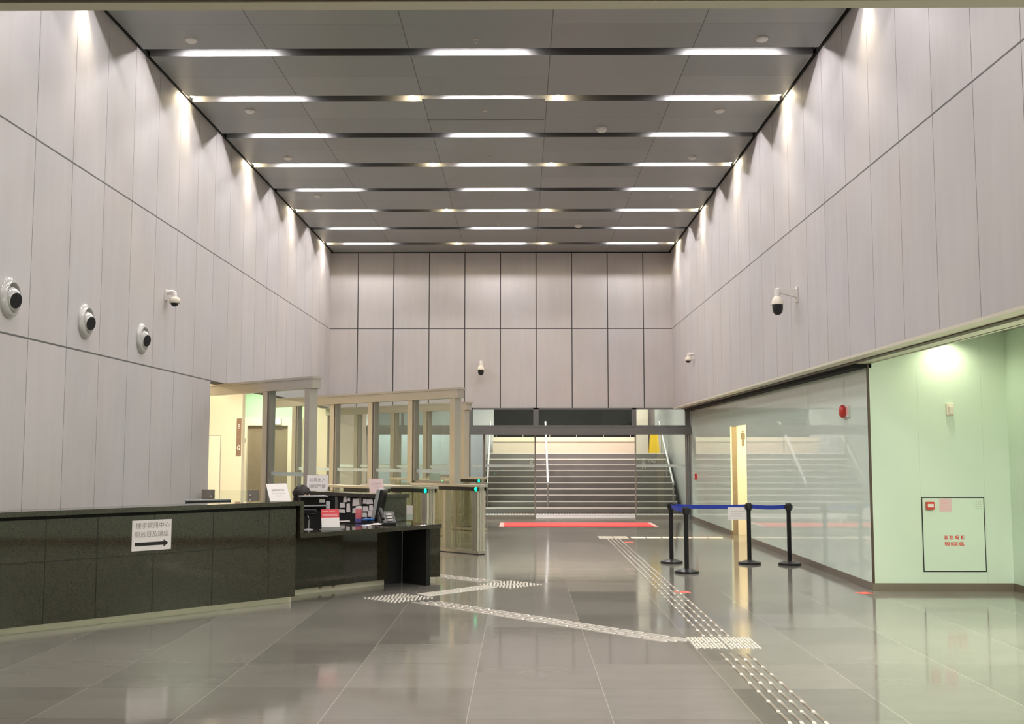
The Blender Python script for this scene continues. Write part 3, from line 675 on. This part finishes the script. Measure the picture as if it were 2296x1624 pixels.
# signs ----------------------------------------------------------------------------------------------
sA = P(A0, 0, D1, N1, 0)+(B0-A0)*.478
a3 = thing('direction_sign', 'white paper sign with Chinese text and black arrow taped to the desk front', 'sign', (sA.x, sA.y, .83), RZ1)
B(-.212, .212, -.003, -.001, -.15, .15).build('sheet', 'paper', a3)
text('lettering', '樓宇資訊中心', .062, 'inkgrey', a3, (.01, -.0034, .092), (PI/2, 0, 0), ext=.0003)
text('lettering', '開放日及講座', .062, 'inkgrey', a3, (.0, -.0034, .006), (PI/2, 0, 0), ext=.0003)
ar = MB().add([(x, y, z) for y in (-.0030, -.0042) for x, z in ((-.18, -.102), (.13, -.102), (.13, -.122), (.182, -.085), (.13, -.048), (.13, -.068), (-.18, -.068))],
              [(0, 1, 2, 3, 4, 5, 6), (13, 12, 11, 10, 9, 8, 7)]+[(i, (i+1) % 7, 7+(i+1) % 7, 7+i) for i in range(7)])
ar.build('arrow', 'ink', a3)
def stand_sign(name, label, loc, rz, wd, ht, lean, m, lines, back=True):
    t = thing(name, label, 'sign', loc, rz)
    R4 = Matrix.Rotation(-lean, 4, 'X')
    B(-wd/2, wd/2, -.002, 0, .004, ht).tf(R4).build('sheet', m, t)
    if back:
        B(-wd/2, wd/2, 0, .003, 0, ht+.004).tf(R4).build('acrylic_back', 'acrylic', t)
        dd = math.sin(lean)*ht
        MB().add([(-wd/2, 0, 0), (-wd/2, dd+.06, 0), (-wd/2, dd, math.cos(lean)*ht), (-wd/2+.003, 0, 0), (-wd/2+.003, dd+.06, 0), (-wd/2+.003, dd, math.cos(lean)*ht)],
                 [(0, 1, 2), (5, 4, 3), (0, 3, 4, 1), (1, 4, 5, 2), (2, 5, 3, 0)]).build('acrylic_side', 'acrylic', t)
    for s, sz, z, mm in lines:
        o = text('lettering', s, sz, mm, t, (0, 0, 0), (0, 0, 0), ext=.0002)
        o.matrix_local = R4 @ Matrix.Translation((0, -.0028, z)) @ Matrix.Rotation(PI/2, 4, 'X')
    return t
p1 = P(A0, 0, D1, N1, .10)+(B0-A0)*.948
stand_sign('counter_sign', 'white sign in a leaning clear stand on the high granite counter', (p1.x, p1.y, ZT), RZ1, .27, .215, math.radians(26), 'paper',
           (('詢問及接待處', .028, .135, 'inkgrey'), ('General Enquiry and', .020, .095, 'inkfaint'), ('Reception', .020, .068, 'inkfaint')))
p2 = Q0+DQ*1.60+NQ*.06
stand_sign('gate_bell_sign', 'white tilted paper sign with large Chinese characters behind the counter', (p2.x, p2.y, ZT), math.radians(6), .29, .225, math.radians(12), 'paper',
           (('如需出入', .058, .155, 'inkgrey'), ('請按門鐘', .058, .065, 'inkgrey')))
B(-.008, .008, -.004, .004, .222, .236).build('clip', 'ink', bpy.data.objects['gate_bell_sign'])
p3 = Q0+DQ*.25+NQ*.12
stand_sign('lilac_sign', 'pale pink notice leaning beside the upright screen edge on the counter', (p3.x-.02, p3.y, ZT), math.radians(28), .20, .20, math.radians(16), 'paperpink',
           (('訪客請登記', .026, .13, 'inkfaint'), ('Visitors', .02, .09, 'inkfaint')))
# things on the counter -------------------------------------------------------------------------------
def at(px, py, z):      # counter spot seen at this place of the photograph
    th, ya = math.radians(5.2564), math.radians(.4792)
    fx, ux = Vector((0, math.cos(th), math.sin(th))), Vector((0, -math.sin(th), math.cos(th)))
    d = fx+Vector((1, 0, 0))*((px-1148)/F_PX)+ux*((785-py)/F_PX); d.rotate(Matrix.Rotation(ya, 3, 'Z'))
    return Vector((0, 0, 1.65))+d*((z-1.65)/d.z)
q = at(741, 1189, ZL)
lf = thing('leaflet_holder', 'clear holder with red and white card on the low counter', 'leaflet holder', (q.x, q.y+.02, ZL), RZ2-math.radians(28))
R4 = Matrix.Rotation(math.radians(-16), 4, 'X')
B(-.105, .105, -.004, 0, .03, .145).tf(R4).build('white_card', 'paper', lf); B(-.105, .105, -.004, 0, .145, .245).tf(R4).build('red_card', 'redleaf', lf)
tt = MB()
for x0, x1, z in ((-.09, -.02, .21), (-.01, .06, .215), (-.09, .09, .175), (-.09, .09, .16)): tt.box(x0, x1, -.0046, -.004, z, z+.012)
tt.tf(R4).build('printed_lines', 'pinkleaf', lf)
B(-.115, .115, 0, .004, 0, .255).tf(R4).build('holder_back', 'acrylic', lf); B(-.115, .115, -.03, .10, 0, .004).build('holder_base', 'greypl', lf); B(-.115, .115, -.034, -.030, 0, .035).build('holder_lip', 'greypl', lf)
q = at(804, 1172, ZL)
bt = thing('drink_bottle', 'pink bottle with white cap on the counter', 'bottle', (q.x, q.y, ZL))
MB().lathe([(.040, .05), (.041, .165), (.038, .172)], 24).build('body', 'pink', bt); MB().lathe([(.040, 0), (.041, .05)], 24).build('base_band', 'purple', bt); MB().lathe([(.040, .172), (.040, .20), (.036, .205)], 24).build('cap', 'white', bt)
q = at(832, 1170, ZL)
bb = MB()
for i in range(7):
    a = i*.9; bb.ball((.05*math.cos(a)*(i % 3), .035*math.sin(a)*(i % 2), .022+.006*(i % 3)), .034, 8, 5, (1.25, .8, .62))
o = bb.build('plastic_bag', 'bluebag'); o.location = (q.x-.02, q.y-.06, ZL-.001); tag(o, 'crumpled blue plastic bag lying on the counter', 'bag')
q = at(838, 1176, ZL)
pt = thing('paper_tray', 'untidy heap of grey papers in front of the blue bag', 'papers', (q.x+.02, q.y-.16, ZL), RZ2)
for i, (x, y, a) in enumerate(((-.06, 0, .2), (.05, .03, -.3), (.01, -.05, .6), (.12, -.02, .1))):
    B(-.10, .10, -.065, .065, i*.006, i*.006+.003).tf(Matrix.Translation((x, y, 0)) @ Matrix.Rotation(a, 4, 'Z')).build('sheet', 'paper' if i != 1 else 'greypl', pt)
pn = at(775, 1171, ZL)
for i in range(3):
    o = MB().tube([(0, 0, .006), (.14, 0, .006)], .005, 8).build('pen', ('white', 'paperpink', 'greypl')[i]); o.location = (pn.x-.08, pn.y-.02+i*.035, ZL+.002); o.rotation_euler = (0, 0, .3+.25*i)
    tag(o, ('white pen lying on the counter beside the pink bottle', 'pinkish pen lying on the counter behind the leaflet holder', 'grey pen lying on the counter, rearmost of three')[i], 'pen', 'pens on the counter')
q = at(848, 1171, ZL)
mo = thing('desk_monitor', 'grey edged monitor seen edge on, leaning right on the counter', 'monitor', (q.x, q.y-.1, ZL), math.radians(85))
B(-.12, .12, -.08, .08, 0, .012).build('base', 'black', mo); B(-.02, .02, .0, .03, .012, .16).build('neck', 'black', mo)
R4 = Matrix.Translation((0, 0, .06)) @ Matrix.Rotation(math.radians(11), 4, 'X')
B(-.16, .16, -.04, .03, .0, .37).tf(R4).build('casing', 'black', mo, .006); B(-.162, .162, .0, .046, -.002, .372).tf(R4).build('bezel', 'greypl', mo, .004)
q = at(879, 1174, ZL)
ph = thing('desk_phone', 'black desk telephone with white labels and a looped cable', 'telephone', (q.x-.03, q.y-.25, ZL), math.radians(20))
MB().add([(-.10, -.08, 0), (.10, -.08, 0), (.10, .10, 0), (-.10, .10, 0), (-.10, -.08, .03), (.10, -.08, .03), (.10, .10, .16), (-.10, .10, .16)],
         [(0, 3, 2, 1), (4, 5, 6, 7), (0, 1, 5, 4), (1, 2, 6, 5), (2, 3, 7, 6), (3, 0, 4, 7)]).build('body', 'black', ph, .008)
MB().tube([(-.07, -.07, .075), (-.07, -.04, .11), (-.07, .07, .19), (-.07, .10, .185)], .022, 10).build('handset', 'black', ph)
for z, y in ((.055, -.06), (.085, -.02), (.12, .03)): B(-.01, .06, y, y+.03, z-.004, z+.014).build('label_strip', 'paper', ph)
MB().tube([(.08, .0, .10), (.13, -.03, .16), (.18, -.05, .12), (.17, -.05, .04), (.10, -.06, .01), (.06, -.08, .02)], .006, 8).build('cable', 'black', ph)
q = at(691, 1150, ZL)
tq = P(C0, .62, D2, N2, .56)
tray = thing('document_tray', 'black two-tier document tray with pale shelf edges and white label', 'document tray', (tq.x, tq.y, ZL), math.radians(20))
B(-.15, .15, -.02, .15, 0, .365).build('case', 'blackmatte', tray)
for z in (.265, .372): B(-.155, .16, -.10, .15, z, z+.014).build('shelf', 'greypl', tray)
B(.07, .135, -.0225, -.0205, .305, .345).build('label_strip', 'paper', tray)
B(-.15, .15, -.09, -.02, 0, .20).build('lower_box', 'black', tray)
q = at(692, 1188, ZL)
ks = thing('lamp_stand', 'small black stand with thin grey stem at the corner of the low counter', 'stand', (q.x, q.y, ZL))
MB().lathe([(.055, 0), (.05, .008), (.01, .014), (1e-6, .014)], 20).build('base', 'greypl', ks); MB().tube([(0, 0, .01), (0, .01, .12), (-.02, .03, .17)], .006, 8).build('stem', 'greypl', ks)
MB().tube([(-.12, .06, .175), (-.05, .04, .16), (.05, .0, .185), (.075, -.01, .175), (.05, -.01, .15), (-.03, .01, .11)], .006, 8).build('loop_cable', 'ink', ks)
B(-.09, .08, .02, .09, .17, .235).build('head', 'black', ks, .01)
lb = at(739, 1139, .89); 
pb = thing('leaflet_stack', 'white and blue leaflets standing behind the low counter', 'leaflets', (lb.x+.27, lb.y+1.1, .873), 0)
pl = Q0+DQ*1.20-NQ*.09; pb.location = (pl.x, pl.y, .873); pb.rotation_euler = (0, 0, RZQ)
B(-.14, .14, -.02, .0, .0, .115).build('white_leaflet', 'extwhite', pb); B(-.06, .08, -.024, -.02, .03, .09).build('blue_print', 'bluebag', pb)
wbuild(MB().bar(Q0+DQ*1.05-NQ*.10, Q0+DQ*1.7-NQ*.10, .20, .855, .873), 'shelf', 'blackmatte', desk)
q = at(467, 1127, ZT)
mm = thing('desk_monitor', 'black monitor top edge showing above the left part of the counter', 'monitor', (-3.47, 12.42, .745), RZ1-math.radians(14))
B(-.12, .12, -.08, .08, 0, .012).build('base', 'black', mm); B(-.02, .02, -.01, .02, .012, .2).build('neck', 'black', mm); B(-.25, .25, -.03, .0, .06, .385).build('casing', 'black', mm, .005)
B(-.252, .252, -.032, .03, .372, .388).build('top_edge', 'greypl', mm, .003)

# the person behind the counter ------------------------------------------------------------------------
def skin(name, pts, edges, radii, m, parent, root=0, sub=2):
    me = bpy.data.meshes.new(name); me.from_pydata(pts, edges, []); o = bpy.data.objects.new(name, me); C.objects.link(o); o.parent = parent
    s = o.modifiers.new('skin', 'SKIN'); s.use_smooth_shade = True
    for i, r in enumerate(radii): o.data.skin_vertices[0].data[i].radius = (r, r) if not isinstance(r, tuple) else r
    o.data.skin_vertices[0].data[root].use_root = True
    u = o.modifiers.new('sub', 'SUBSURF'); u.levels = sub; u.render_levels = sub
    me.materials.append(M[m]); return o
pe = thing('person', 'person seated behind the document tray, only black hair showing', 'person', (-2.70, 13.80, 0), RZ2)
Bp = [(0, 0, .52), (0, -.01, .68), (0, 0, .84), (0, .0, .93), (0, -.01, 1.0), (0, -.025, 1.07), (0, -.03, 1.14), (0, -.025, 1.185),
      (.17, 0, .90), (.21, -.06, .70), (.12, -.24, .66), (.08, -.31, .67), (-.17, 0, .90), (-.21, -.06, .70), (-.12, -.24, .66), (-.08, -.31, .67),
      (.09, -.04, .50), (.10, -.40, .50), (.10, -.42, .12), (.10, -.52, .05), (-.09, -.04, .50), (-.10, -.40, .50), (-.10, -.42, .12), (-.10, -.52, .05), (0, -.115, 1.10)]
Be = [(0, 1), (1, 2), (2, 3), (3, 4), (4, 5), (5, 6), (6, 7), (3, 8), (8, 9), (9, 10), (10, 11), (3, 12), (12, 13), (13, 14), (14, 15), (0, 16), (16, 17), (17, 18), (18, 19), (0, 20), (20, 21), (21, 22), (22, 23), (5, 24)]
Br = [(.15, .11), (.13, .10), (.145, .10), (.10, .08), .052, .066, .078, .055, .06, .045, .036, .03, .06, .045, .036, .03, .085, .062, .045, .035, .085, .062, .045, .035, .014]
body = skin('body', Bp, Be, Br, 'skin', pe)
skin('jacket', Bp[:4]+[Bp[8], Bp[9], Bp[10], Bp[12], Bp[13], Bp[14]], [(0, 1), (1, 2), (2, 3), (3, 4), (4, 5), (5, 6), (3, 7), (7, 8), (8, 9)], [(.165, .125), (.145, .115), (.16, .115), (.11, .092), .072, .058, .048, .072, .058, .048], 'uniform', body)
skin('trousers', [Bp[0], Bp[16], Bp[17], Bp[18], Bp[20], Bp[21], Bp[22]], [(0, 1), (1, 2), (2, 3), (0, 4), (4, 5), (5, 6)], [(.16, .12), .098, .075, .062, .098, .075, .062], 'uniform', body)
hm = MB().ball((0, .005, 1.155), .105, 28, 16, (1.0, 1.0, .86)); hm.ball((0, .035, 1.10), .090, 20, 12, (1.0, .8, 1.0)); hm.v = [tuple(Vector(v)+(Vector(v)-Vector((0, 0, 1.12))).normalized()*random.uniform(-.006, .012)) for v in hm.v]; hm.build('hair', 'hair', body)
ch = thing('office_chair', 'black office chair under the seated person', 'chair', (-2.70, 13.80, 0), RZ2)
B(-.23, .23, -.24, .20, .40, .45).build('seat', 'black', ch, .02); B(-.20, .20, .19, .23, .50, .90).build('backrest', 'black', ch, .02)
MB().tube([(0, 0, .06), (0, 0, .41)], .03, 10).build('column', 'black', ch)
for k in range(5): MB().tube([(0, 0, .07), (.26*math.cos(k*1.2566), .26*math.sin(k*1.2566), .03)], .022, 8).build('leg', 'black', ch)

# ================================================================ gates and glass screens
RG = -PI/4
def pedestal(loc, label, L=1.75):
    t = thing('turnstile', label, 'turnstile', (loc[0], loc[1], 0), RG, 'security turnstiles')
    B(-L, 0, -.085, .085, 0.012, .06).build('base_rail', 'steel', t); B(-L+.02, -.02, -.075, .075, 0, .012).build('foot', 'black', t)
    for x in (-.10, -L+.10):
        pm = MB().box(-.06, .06, -.07, .07, .06, 1.085)
        for i in range(5):
            for s in (-1, 1): pm.lathe([(.013, .06), (.013, 1.085)], 8, Matrix.Translation((-.06+i*.03, s*.07, 0)))
        for i in range(4):
            pm.lathe([(.017, .06), (.017, 1.085)], 8, Matrix.Translation((.06 if x > -.5 else -.06, -.055+i*.037, 0)))
        pm.tf(Matrix.Translation((x, 0, 0))); pm.build('end_post', 'steel', t)
    B(-L/2-.04, -L/2+.04, -.06, .06, .06, 1.085).build('centre_post', 'steel', t)
    for x0, x1 in ((-L/2+.04, -.16), (-L+.16, -L/2-.04)):
        for s in (-1, 1): B(x0, x1, s*.066-.004, s*.066+.004, .06, 1.03).build('side_pane', 'pedglass', t)
    for s in (-1, 1): B(-.58, -.565, s*.071-.002, s*.071+.002, .06, 1.03).build('pane_joint', 'steeldark', t); B(-.565, -.2, s*.071-.002, s*.071+.002, .42, .435).build('pane_rail', 'steeldark', t)
    B(-L, .03, -.09, .09, 1.085, 1.125).build('top_rail', 'steel', t, .004)
    for s in (-1, 1): B(-.98, .0, s*.084-.006, s*.084+.006, 1.025, 1.085).build('reader_strip', 'black', t)
    for s in (-1, 1): MB().ball((-.06, s*.091, 1.055), .034, 14, 8, (1.0, .25, 1.0)).build('signal_light', 'greenled', t)
    return t
pedestal((-.636, 18.295), 'steel turnstile standing free at the right end of the near gates')
pedestal((-1.39, 17.52), 'steel turnstile just behind the low counter, green lamp at its end')
pedestal((-2.12, 17.48), 'steel turnstile mostly hidden behind the counter, green lamp beside the leaning screen')
pedestal((-1.47, 22.35), 'steel turnstile seen through the glass of the middle screen')
pedestal((-.79, 23.67), 'farthest steel turnstile, next to the left stair handrail')
def screen(loc, L, posts, label, glazed, sill=.08, dz=0, ped=0):
    t = thing('glass_screen', label, 'glass screen', (loc[0], loc[1], 0), RG, 'framed glass screens at the gates')
    zb, zt = 2.56+dz, 2.70+dz
    B(-L, .07, -.075, .075, zb, zt).build('top_beam', 'steel', t, .004); B(-L, .09, -.085, .085, zt, zt+.035).build('beam_cap', 'steel', t)
    for x in posts: B(x-.065, x+.065, -.07, .07, 1.125 if x > -ped else 0, zb).build('post', 'steel', t, .004)
    for a, b in glazed:
        sill = 1.165 if b > -ped else .08
        pane = B(a, b, -.006, .006, sill, zb).build('glass_pane', 'glass', t)
        B(a, b, -.0095, -.0065, 1.305, 1.36).build('film_band', 'frost', pane)
        B(a, a+.045, -.05, .05, sill, zb).build('glazing_bead', 'steeldark', t); B(a, b, -.03, .03, sill-(.04 if sill > 1 else .08), sill).build('bottom_rail', 'steeldark', t)
    return t
screen((-3.02, 16.2), 2.86, (-.07, -1.20), 'grey framed glass screen nearest the desk, one pane', ((-1.13, -.14),), dz=.018)
screen((-1.06, 18.72), 5.7, (-.07, -1.19, -2.33, -3.52, -4.8), 'long metal framed glass screen in the middle of the gates', ((-1.12, -.14), (-2.26, -1.26), (-3.45, -2.40), (-4.73, -3.59)), ped=1.25)
screen((-1.17, 24.05), 5.13, (-.07, -1.33, -2.5, -3.9), 'farthest framed glass screen, before the entrance glazing', ((-1.26, -.14), (-2.43, -1.40), (-3.83, -2.57), (-5.1, -3.97)), ped=1.2)
gg = thing('swing_gate', 'low glass swing gate with grey hinge posts behind the desk', 'gate', (-4.77, 16.78, 0), math.atan2(-.30, .90))
B(0, .19, -.03, .03, 0, 1.10).build('hinge_post', 'steeldark', gg); B(.80, .95, -.03, .03, 0, 1.10).build('latch_post', 'steeldark', gg)
gp = B(.19, .80, -.006, .006, .08, 1.09).build('glass_leaf', 'glass', gg)
for x, z in ((.16, 1.0), (.84, 1.02), (.84, .95)): MB().ball((x, -.035, z), .016, 10, 6).build('clamp', 'rail', gg)
nt = thing('gate_notice', 'pale green notice standing on the right turnstile top', 'notice', (-1.49, 19.33, 1.125), math.radians(-4))
B(-.095, .095, -.002, .002, .0, .165).build('sheet', 'papergreen', nt); B(-.04, .04, -.03, .03, 0, .006).build('foot', 'acrylic', nt)
n2_ = thing('side_notice', 'cream notice stuck low on the turnstile side behind the counter', 'notice', (-1.39-.485*S2-.072*S2, 17.52+.485*S2-.072*S2, .70), RG)
B(-.10, .10, -.0045, -.0025, -.02, .115).build('top_sheet', 'paper', n2_); B(-.10, .10, -.0045, -.0025, -.115, -.022).build('lower_sheet', 'papergreen', n2_)

# ================================================================ belt barriers
def stanchion(x, y, label):
    t = thing('belt_stanchion', label, 'barrier post', (x, y, 0), 0, 'black belt barrier posts')
    MB().lathe([(.165, 0), (.168, .012), (.165, .028)], 40).build('base_rim', 'black', t)
    MB().lathe([(.163, .028), (.08, .052), (.036, .060), (.036, .062)], 40).build('base_cover', 'darkcover', t)
    MB().lathe([(.031, .06), (.031, .80)], 24).build('post', 'blackmatte', t)
    MB().lathe([(.040, .79), (.044, .80), (.044, .885), (.036, .90), (1e-6, .90)], 24).build('belt_head', 'black', t)
    for a in range(4): B(.040, .056, -.018, .018, .815, .88).tf(Matrix.Rotation(a*PI/2, 4, 'Z')).build('belt_slot', 'black', t)
    return t
sp = ((2.25, 16.95), (2.275, 15.58), (3.39, 16.82), (3.955, 16.69))
st_ = [stanchion(*sp[0], 'black barrier post at the back left, joined by two blue belts'), stanchion(*sp[1], 'black barrier post nearest the viewer'),
       stanchion(*sp[2], 'black barrier post in front of the lit toilet doorway'), stanchion(*sp[3], 'black barrier post beside the green glass wall')]
def belt(i, j):
    a, b = Vector((*sp[i], .848)), Vector((*sp[j], .848)); d = (b-a).normalized(); pts = []
    n = 10; up = Vector((0, 0, .030)); side = Vector((-d.y, d.x, 0))*.0012; vs = []; fs = []
    for k in range(n+1):
        p = a+d*.05+(b-a-d*.1)*(k/n); p.z -= .012*math.sin(PI*k/n)
        vs += [p-up-side, p+up-side, p+up+side, p-up+side]
    for k in range(n):
        for m in range(4): fs.append((k*4+m, k*4+(m+1) % 4, k*4+4+(m+1) % 4, k*4+4+m))
    fs += [(3, 2, 1, 0), (n*4, n*4+1, n*4+2, n*4+3)]
    o = wbuild(MB().add(vs, fs), 'belt', 'blue', st_[i]); o['label'] = 'blue webbing belt'
belt(0, 1); belt(0, 2); belt(2, 3)
bn = thing('belt_notice', 'white paper notice hanging from the blue belt', 'notice', (3.235, 16.835, .835), math.atan2(-.13, 1.14))
B(-.15, .15, -.003, -.001, -.185, 0).build('sheet', 'paper', bn)
ln = MB()
for i in range(3): ln.box(-.10, .10-.03*i, -.0036, -.003, -.07-i*.03, -.064-i*.03)
ln.build('printed_lines', 'inkfaint', bn)

# ================================================================ tactile paving, floor marks
def guide(name, label, a, b, stagger=.0, pitch=.3, first=100, m='stud', end=.016):
    a = Vector(a); b = Vector(b); d = b-a; L = d.length
    t = thing('guide_strip', label, 'tactile paving', (a.x, a.y, 0), math.atan2(d.y, d.x), 'tactile guide strips')
    def bar(mb, x, y):
        l, w_, c, h = .284, .0135, end, .006
        mb.add([(x, y-w_, 0), (x+l, y-w_, 0), (x+l, y+w_, 0), (x, y+w_, 0), (x+c, y-w_+.003, h), (x+l-c, y-w_+.003, h), (x+l-c, y+w_-.003, h), (x+c, y+w_-.003, h)],
               [(0, 3, 2, 1), (4, 5, 6, 7), (0, 1, 5, 4), (1, 2, 6, 5), (2, 3, 7, 6), (3, 0, 4, 7)])
    n = int(L/pitch+.02); spots = []
    for i in range(n):
        for j in range(4): spots.append((i*pitch+stagger*j*(1 if j < 4 else 0), (j-1.5)*.0745))
    spots.sort(key=lambda s: (t.location+Vector((s[0]*math.cos(t.rotation_euler.z)-s[1]*math.sin(t.rotation_euler.z), s[0]*math.sin(t.rotation_euler.z)+s[1]*math.cos(t.rotation_euler.z), 0))).length)
    src = None
    for x, y in spots[:first]:
        if src is None:
            m1 = MB(); bar(m1, 0, 0); src = m1.build('guide_bar', m, t); o = src
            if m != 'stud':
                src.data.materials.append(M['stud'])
                for k in (3, 5): src.data.polygons[k].material_index = 1  # pale metal on the bar ends paints in their highlight
        else: o = src.copy(); C.objects.link(o)
        o.parent = t; o.location = (x, y, 0)
    if spots[first:]:
        m2 = MB()
        for s in spots[first:]: bar(m2, *s)
        o = m2.build('far_guide_bars', m, t); o['kind'] = 'stuff'
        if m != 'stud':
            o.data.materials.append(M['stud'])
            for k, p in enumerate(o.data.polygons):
                if k % 6 in (3, 5): p.material_index = 1  # same painted highlight on the far bar ends
    return t
def pad(label, c, rz, tiles=((-1, -1), (-1, 1), (1, -1), (1, 1)), gap=.29):
    t = thing('warning_studs', label, 'tactile paving', (c[0], c[1], 0), rz, 'tactile warning stud pads')
    pts = []
    for tx, ty in tiles:
        ox, oy = tx*gap/2, ty*gap/2
        pts += [(ox+(i-2)*.0615, oy+(j-2)*.0615) for i in range(5) for j in range(5)]+[(ox+(i-1.5)*.0615, oy+(j-1.5)*.0615) for i in range(4) for j in range(4)]
    cz, sz = math.cos(rz), math.sin(rz)
    pts.sort(key=lambda p: (c[0]+p[0]*cz-p[1]*sz)**2+(c[1]+p[0]*sz+p[1]*cz)**2)
    prof = [(.0145, 0), (.0125, .0055), (.010, .006), (1e-6, .006)]; src = None
    for p in pts[:100]:
        if src is None: src = MB().lathe(prof, 12).build('stud', 'stud', t); o = src
        else: o = src.copy(); C.objects.link(o)
        o.parent = t; o.location = (p[0], p[1], 0)
    if pts[100:]:
        m2 = MB()
        for p in pts[100:]: m2.lathe(prof, 10, Matrix.Translation((p[0], p[1], 0)))
        o = m2.build('far_studs', 'stud', t); o['kind'] = 'stuff'
    return t
XT = 1.753
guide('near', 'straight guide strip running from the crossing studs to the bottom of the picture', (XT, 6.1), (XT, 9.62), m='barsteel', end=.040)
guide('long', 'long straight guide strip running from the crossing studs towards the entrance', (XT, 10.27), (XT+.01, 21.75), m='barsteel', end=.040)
guide('diag', 'diagonal guide strip crossing the middle of the floor', (-1.13, 12.62), (1.50, 9.88), .05)
guide('short', 'short guide strip between the two stud pads near the desk', (-1.17, 13.11), (-.38, 14.00), .02, .296)
guide('gate', 'guide strip leading from the far stud pad towards the turnstiles', (-.33, 14.44), (-1.75, 15.75), .05)
guide('side', 'guide strip leading sideways to the lit toilet doorway', (2.13, 21.98), (4.19, 21.98))
pad('round warning studs where the diagonal strip meets the long strip', (XT, 9.92), 0)
pad('round warning studs right in front of the low counter', (-1.40, 12.88), PI/4)
pad('round warning studs farther along, in front of the turnstiles', (-.135, 14.20), PI/4)
pad('round warning studs at the far end of the long strip', (1.785, 22.0), 0)
mt = thing('floor_mat', 'long red mat on the floor before the open entrance', 'mat', (1.28, 25.85, 0))
B(-1.68, 1.68, -.72, .72, 0, .006).build('carpet', 'redmat', mt)
for s in (-1, 1): MB().prism([(s*1.68, -.72), (s*1.78, -.70), (s*1.78, .70), (s*1.68, .72)], 0, .004).build('tape_edge', 'pinktape', mt)
for x, y, a, lb_ in ((1.91, 13.46, .2, 'red tape square on the floor beside the long guide strip'), (4.04, 13.38, .4, 'red tape square on the floor at the corner of the green wall'), (1.99, 20.86, 0, 'small red tape strip on the floor near the far studs')):
    o = B(-.085, .085, -.085, .085, 0, .001).build('floor_tape', 'redtape'); o.location = (x, y, .0005); o.rotation_euler = (0, 0, a); tag(o, lb_, 'floor tape', 'red floor tape marks')
